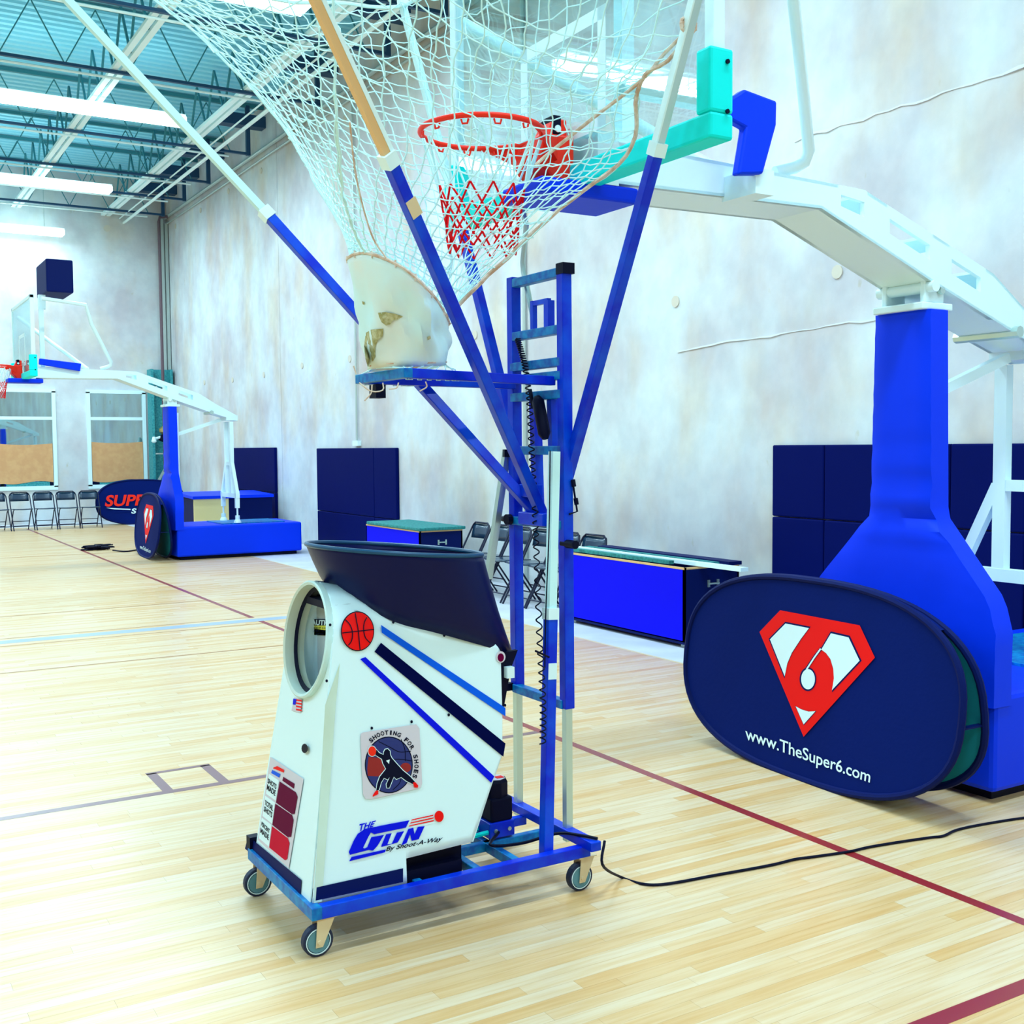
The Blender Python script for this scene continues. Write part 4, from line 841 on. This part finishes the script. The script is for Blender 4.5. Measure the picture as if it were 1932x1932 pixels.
# motor, gearbox and white box on the base
mx_, my_ = 2.12, 3.66
mm = gb(MB().box((mx_-.055, my_-.055, .175), (mx_+.055, my_+.055, .235)), 'motor_mount', 'blue', bevel=.004)
gb(MB().box((mx_-.045, my_-.05, .235), (mx_+.05, my_+.045, .325)), 'gearbox', 'black', bevel=.008); gb(MB().lathe((mx_, my_-.0, .325), [(.05, 0), (.05, .055), (.044, .065)], 8), 'motor', 'black'); gb(MB().lathe((mx_, my_, .391), [(.040, 0), (.040, .001)], 8), 'motor_label', 'greyl'); gb(MB().box((mx_+.0, my_-.02, .392), (mx_+.03, my_+.005, .394)), 'motor_label_mark', 'red')
for dx in (-.03, .03): MB().lathe((mx_+dx, my_-.056, .205), [(.008, 0), (.008, .004)], 8, (0, -1, 0)).build('bolt', 'chrome', mm)
gb(MB().box((2.15, 3.76, .17), (2.25, 3.93, .25)), 'junction_box', 'greyl', bevel=.004)
gb(MB().tube([(1.88, 3.70, .19), (2.07, 3.70, .19)], .012, 8).tube([(1.88, 3.60, .20), (2.07, 3.62, .20)], .009, 6), 'drive_shaft', 'green')
gb(MB().tube(cr([(2.10, 3.60, .20), (2.02, 3.52, .19), (2.14, 3.50, .18), (2.28, 3.47, .20), (2.33, 3.38, .209), (2.36, 3.325, .209)], 30), .006, 6), 'motor_cable', 'black')
gb(MB().tube(cr([(2.07, 3.63, .35), (2.02, 3.62, .36), (1.99, 3.62, .30), (2.0, 3.63, .22)], 16), .004, 6), 'motor_cable', 'black')
# cloth chute
n = 40
mouth_key = [on(655, 490, 1, 3.74), on(690, 477, 1, 3.58), on(760, 505, 1, 3.46), on(815, 555, 1, 3.46), on(845, 604, 1, 3.60), on(838, 606, 1, 3.74), on(790, 540, 1, 3.90), on(700, 500, 1, 3.92)]
mk = mouth_key+[mouth_key[0]]; P_ = [mouth_key[-1]]+mk+[mouth_key[1]]
def closed_cr(K, n):
    N = len(K); out = []
    for i in range(n):
        t = i/n*N; k = int(t); f = t-k; a, b, c_, d = K[k-1], K[k % N], K[(k+1) % N], K[(k+2) % N]
        out.append(.5*((2*b)+(c_-a)*f+(2*a-5*b+4*c_-d)*f*f+(3*b-a-3*c_+d)*f**3))
    return out
mouth = closed_cr(mouth_key, n)
bot_key = [Vector((1.66, 3.72, 1.93)), Vector((1.67, 3.60, 1.93)), Vector((1.74, 3.54, 1.93)), Vector((1.83, 3.54, 1.935)), Vector((1.91, 3.62, 1.945)), Vector((1.92, 3.74, 1.945)), Vector((1.86, 3.84, 1.935)), Vector((1.72, 3.84, 1.93))]
bot = closed_cr(bot_key, n); rows_ = []
for j in range(15):
    t = j/14; r_ = []
    for i in range(n):
        p = mouth[i].lerp(bot[i], t); c_ = Vector((1.79, 3.70, p.z)); o_ = (p-c_); fo = (.12*sin(i*.9+t*5.5)+.08*sin(i*2.1-t*7)+.30*noise.noise((i*.33, t*3.2, 2)))*sin(pi*min(t, .93))*.5
        p = c_+o_*(1+fo*(.3+.7*t)); r_.append(p)
    rows_.append(r_)
gb(MB().grid(rows_, True), 'chute_cloth', 'cloth', smooth=True, solid=.003)
from mathutils.bvhtree import BVHTree
_v = [Vector(p) for r_ in rows_ for p in r_]; _f = [(j*n+i, j*n+(i+1) % n, (j+1)*n+(i+1) % n, (j+1)*n+i) for j in range(14) for i in range(n)]
_bt = BVHTree.FromPolygons(_v, _f)
def clothp(x, y):
    h = _bt.ray_cast(O, ray(x, y)); p = h[0] or on(x, y, 1, 3.55); return p+(O-p).normalized()*.006
for poly in ([(713, 590), (728, 589), (745, 592), (761, 597), (750, 603), (742, 604), (736, 612), (728, 614), (720, 608), (716, 600)], [(690, 628), (700, 622), (712, 621), (723, 620), (722, 634), (713, 642), (708, 655), (708, 672), (701, 688), (694, 692), (689, 676), (687, 652)], [(806, 636), (812, 633), (813, 639), (807, 642)], [(683, 568), (688, 570), (687, 575), (684, 574)]):
    cx = sum(p[0] for p in poly)/len(poly); cy = sum(p[1] for p in poly)/len(poly); N_ = len(poly)
    gb(MB().grid([[clothp(cx+(x-cx)*k, cy+(y-cy)*k) for x, y in poly] for k in (1, .66, .33, .02)], True), 'worn_patch', 'clothmesh')
gb(MB().tube(mouth, .006, 6, True), 'mouth_rope', 'rope')
mb = MB()
for i in range(0, n, 3):
    p = mouth[i]; mb.tube([p+Vector((0, 0, .012)), p-Vector((0, 0, .012)), p+Vector((.008, 0, -.002))], .004, 5)
gb(mb, 'rope_knots', 'rope')['kind'] = 'stuff'
gb(MB().tube([Vector(v)+Vector((0, 0, .012)) for v in bot], .004, 5, True), 'hem_cord', 'rope')
mb = MB(); r = random.Random(9)
for i in range(0, n, 2):
    v = bot[i]; out = Vector((1.70 if v.x < 1.8 else v.x, 3.52 if v.y < 3.69 else 3.90, rz_+.018)); out = Vector((max(v.x-.03, 1.70), out.y, out.z)); mb.tube([v, out, out-Vector((0, .0, .04)), out+Vector((.02, .01 if v.y < 3.69 else -.01, -.038))], .0022, 5)
gb(mb, 'lacing', 'cord')
mb = MB()
for L in ([(678, 722), (700, 738), (722, 736), (722, 722)], [(702, 726), (700, 742), (688, 756)], [(752, 722), (748, 732), (734, 734)], [(803, 720), (805, 730), (792, 738)], [(672, 706), (667, 690)]):
    mb.tube(cr([on(*p, 1, 3.50) for p in L], 10), .0025, 5)
gb(mb, 'loose_cord', 'rope')['kind'] = 'stuff'
# big net: square mesh strung as a sagging funnel between the four arms
T_ = 3.72
cNL = cr([armp(QL, T_, -1), on(600, -260, 1, 2.85), on(628, 60, 1, 3.12), on(640, 300, 1, 3.36), on(662, 420, 1, 3.52), mouth[5]], 40)
cNR = cr([armp(QR, T_, -1), on(1302, 44, 1, 2.84), on(1208, 155, 1, 3.02), on(1188, 285, 1, 3.16), on(1055, 395, 1, 3.30), on(930, 512, 1, 3.44), mouth[19]], 40)
cFR = cr([armp(QR, T_, 1), on(800, 150, 1, 4.55), on(840, 320, 1, 4.2), on(850, 470, 1, 3.98), mouth[26]], 40)
cFL = cr([armp(QL, T_, 1), on(150, -95, 1, 4.62), on(350, 45, 1, 4.45), on(520, 220, 1, 4.22), on(600, 355, 1, 4.05), mouth[36]], 40)
corners = [cNL, cNR, cFR, cFL]; segs_i = [(5, 19), (19, 26), (26, 36), (36, 45)]; NV = [14, 11, 14, 10]; NRW = 25
def netpt(side_i, u, v):
    A = corners[side_i]; B = corners[(side_i+1) % 4]; t = v*39; k = min(int(t), 38); f = t-k
    a = A[k].lerp(A[k+1], f); b = B[k].lerp(B[k+1], f); p = a.lerp(b, u)
    cen = Vector((1.75, 3.69, p.z)); inward = (cen-p); inward.z = 0
    p = p+inward*(.10*sin(pi*u)*(1-v))+Vector((0, 0, -.22*sin(pi*u)*(1-v)**2))
    i0, i1 = segs_i[side_i]; q = i0+(i1-i0)*u; q0 = int(q); m = mouth[q0 % n].lerp(mouth[(q0+1) % n], q-q0)
    wv = max(0, (v-.7)/.3)**2; p = p.lerp(m, wv)
    am = .022*(1-v*.6)
    return p+Vector((noise.noise((p.x*4+side_i*7, p.z*4, 1)), noise.noise((p.x*4+3, p.y*4, 7)), noise.noise((p.y*5, p.x*5, 12))))*am*1.6
mb = MB(); rad = .0026
for si in range(4):
    nv = NV[si]
    vv = [1-(1-j/NRW)**1.15 for j in range(NRW+1)]
    P2 = [[netpt(si, i/nv, vv[j]) for i in range(nv+1)] for j in range(NRW+1)]
    for j in range(NRW+1):
        pts = []
        for i in range(nv):
            a, b = P2[j][i], P2[j][i+1]; pts.append(a); L_ = (b-a).length; pts.append((a+b)/2+Vector((0, 0, -.10*L_+.05*L_*((i+j) % 2))))
        pts.append(P2[j][nv]); mb.tube(pts, rad, 4)
    for i in range(nv):
        pts = []
        for j in range(NRW):
            a, b = P2[j][i], P2[j+1][i]; pts.append(a); L_ = (b-a).length; t_ = (P2[j][min(i+1, nv)]-a); pts.append((a+b)/2+t_*.07*(1 if (i+j) % 2 else -1))
        pts.append(P2[NRW][i]); mb.tube(pts, rad, 4)
gb(mb, 'net', 'cord')
for k_, cc_ in enumerate(corners):
    gb(MB().tube([p+Vector((noise.noise((i*.5, k_, 1)), noise.noise((i*.5, k_, 5)), 0))*.012 for i, p in enumerate(cc_)], .005 if k_ != 1 else .0075, 6), 'net_edge_cord', 'cord' if k_ in (0, 2, 3) else 'rope')
mb = MB()
for a, b in ((0, 1), (1, 2), (2, 3), (3, 0)):
    p, q = corners[a][0], corners[b][0]; mb.tube([p.lerp(q, i/20)+Vector((0, 0, -.12*sin(pi*i/20)+.008*sin(i*5))) for i in range(21)], .008, 6)
gb(mb, 'net_top_rope', 'cord')
A_ = armp(QR, 2.97, -1)
gb(MB().tube(cr([A_, on(1250, 105, 1, 2.95), on(1210, 152, 1, 3.02), on(1120, 222, 1, 3.15), on(1035, 290, 1, 3.28), on(1010, 312, 1, 3.3)], 24), .0065, 6), 'tie_rope', 'rope')
gb(MB().tube([A_+Vector((.03*cos(t), 0, .02*sin(t)+.002*t)) for t in [i*.6 for i in range(22)]], .006, 6), 'rope_knot', 'rope')
gb(MB().tube(cr([on(660, 230, 1, 3.25), on(672, 333, 1, 3.38), on(700, 440, 1, 3.5), mouth[8]], 14), .003, 5), 'hanging_cord', 'rope')
decal([(591, 1703), (606, 1700), (632, 1330), (640, 1250), (612, 1330)], 'cream', 'corner_trim', .0042)
# power cable
pc_ = [Vector((2.375, 3.30, .205)), on(1137, 1632, 1, 3.27)]+[G(x, y, .006) for x, y in [(1172, 1655), (1215, 1668), (1262, 1667), (1350, 1651), (1450, 1633), (1500, 1621), (1530, 1617), (1600, 1607), (1640, 1598), (1700, 1588), (1755, 1580), (1780, 1577), (1805, 1566), (1850, 1556), (1932, 1543), (2020, 1535)]]
tag(MB().tube(cr(pc_, 90), .0055, 6).build('power_cable', 'black'), 'black power cable snaking from the machine across the wooden floor', 'cable')
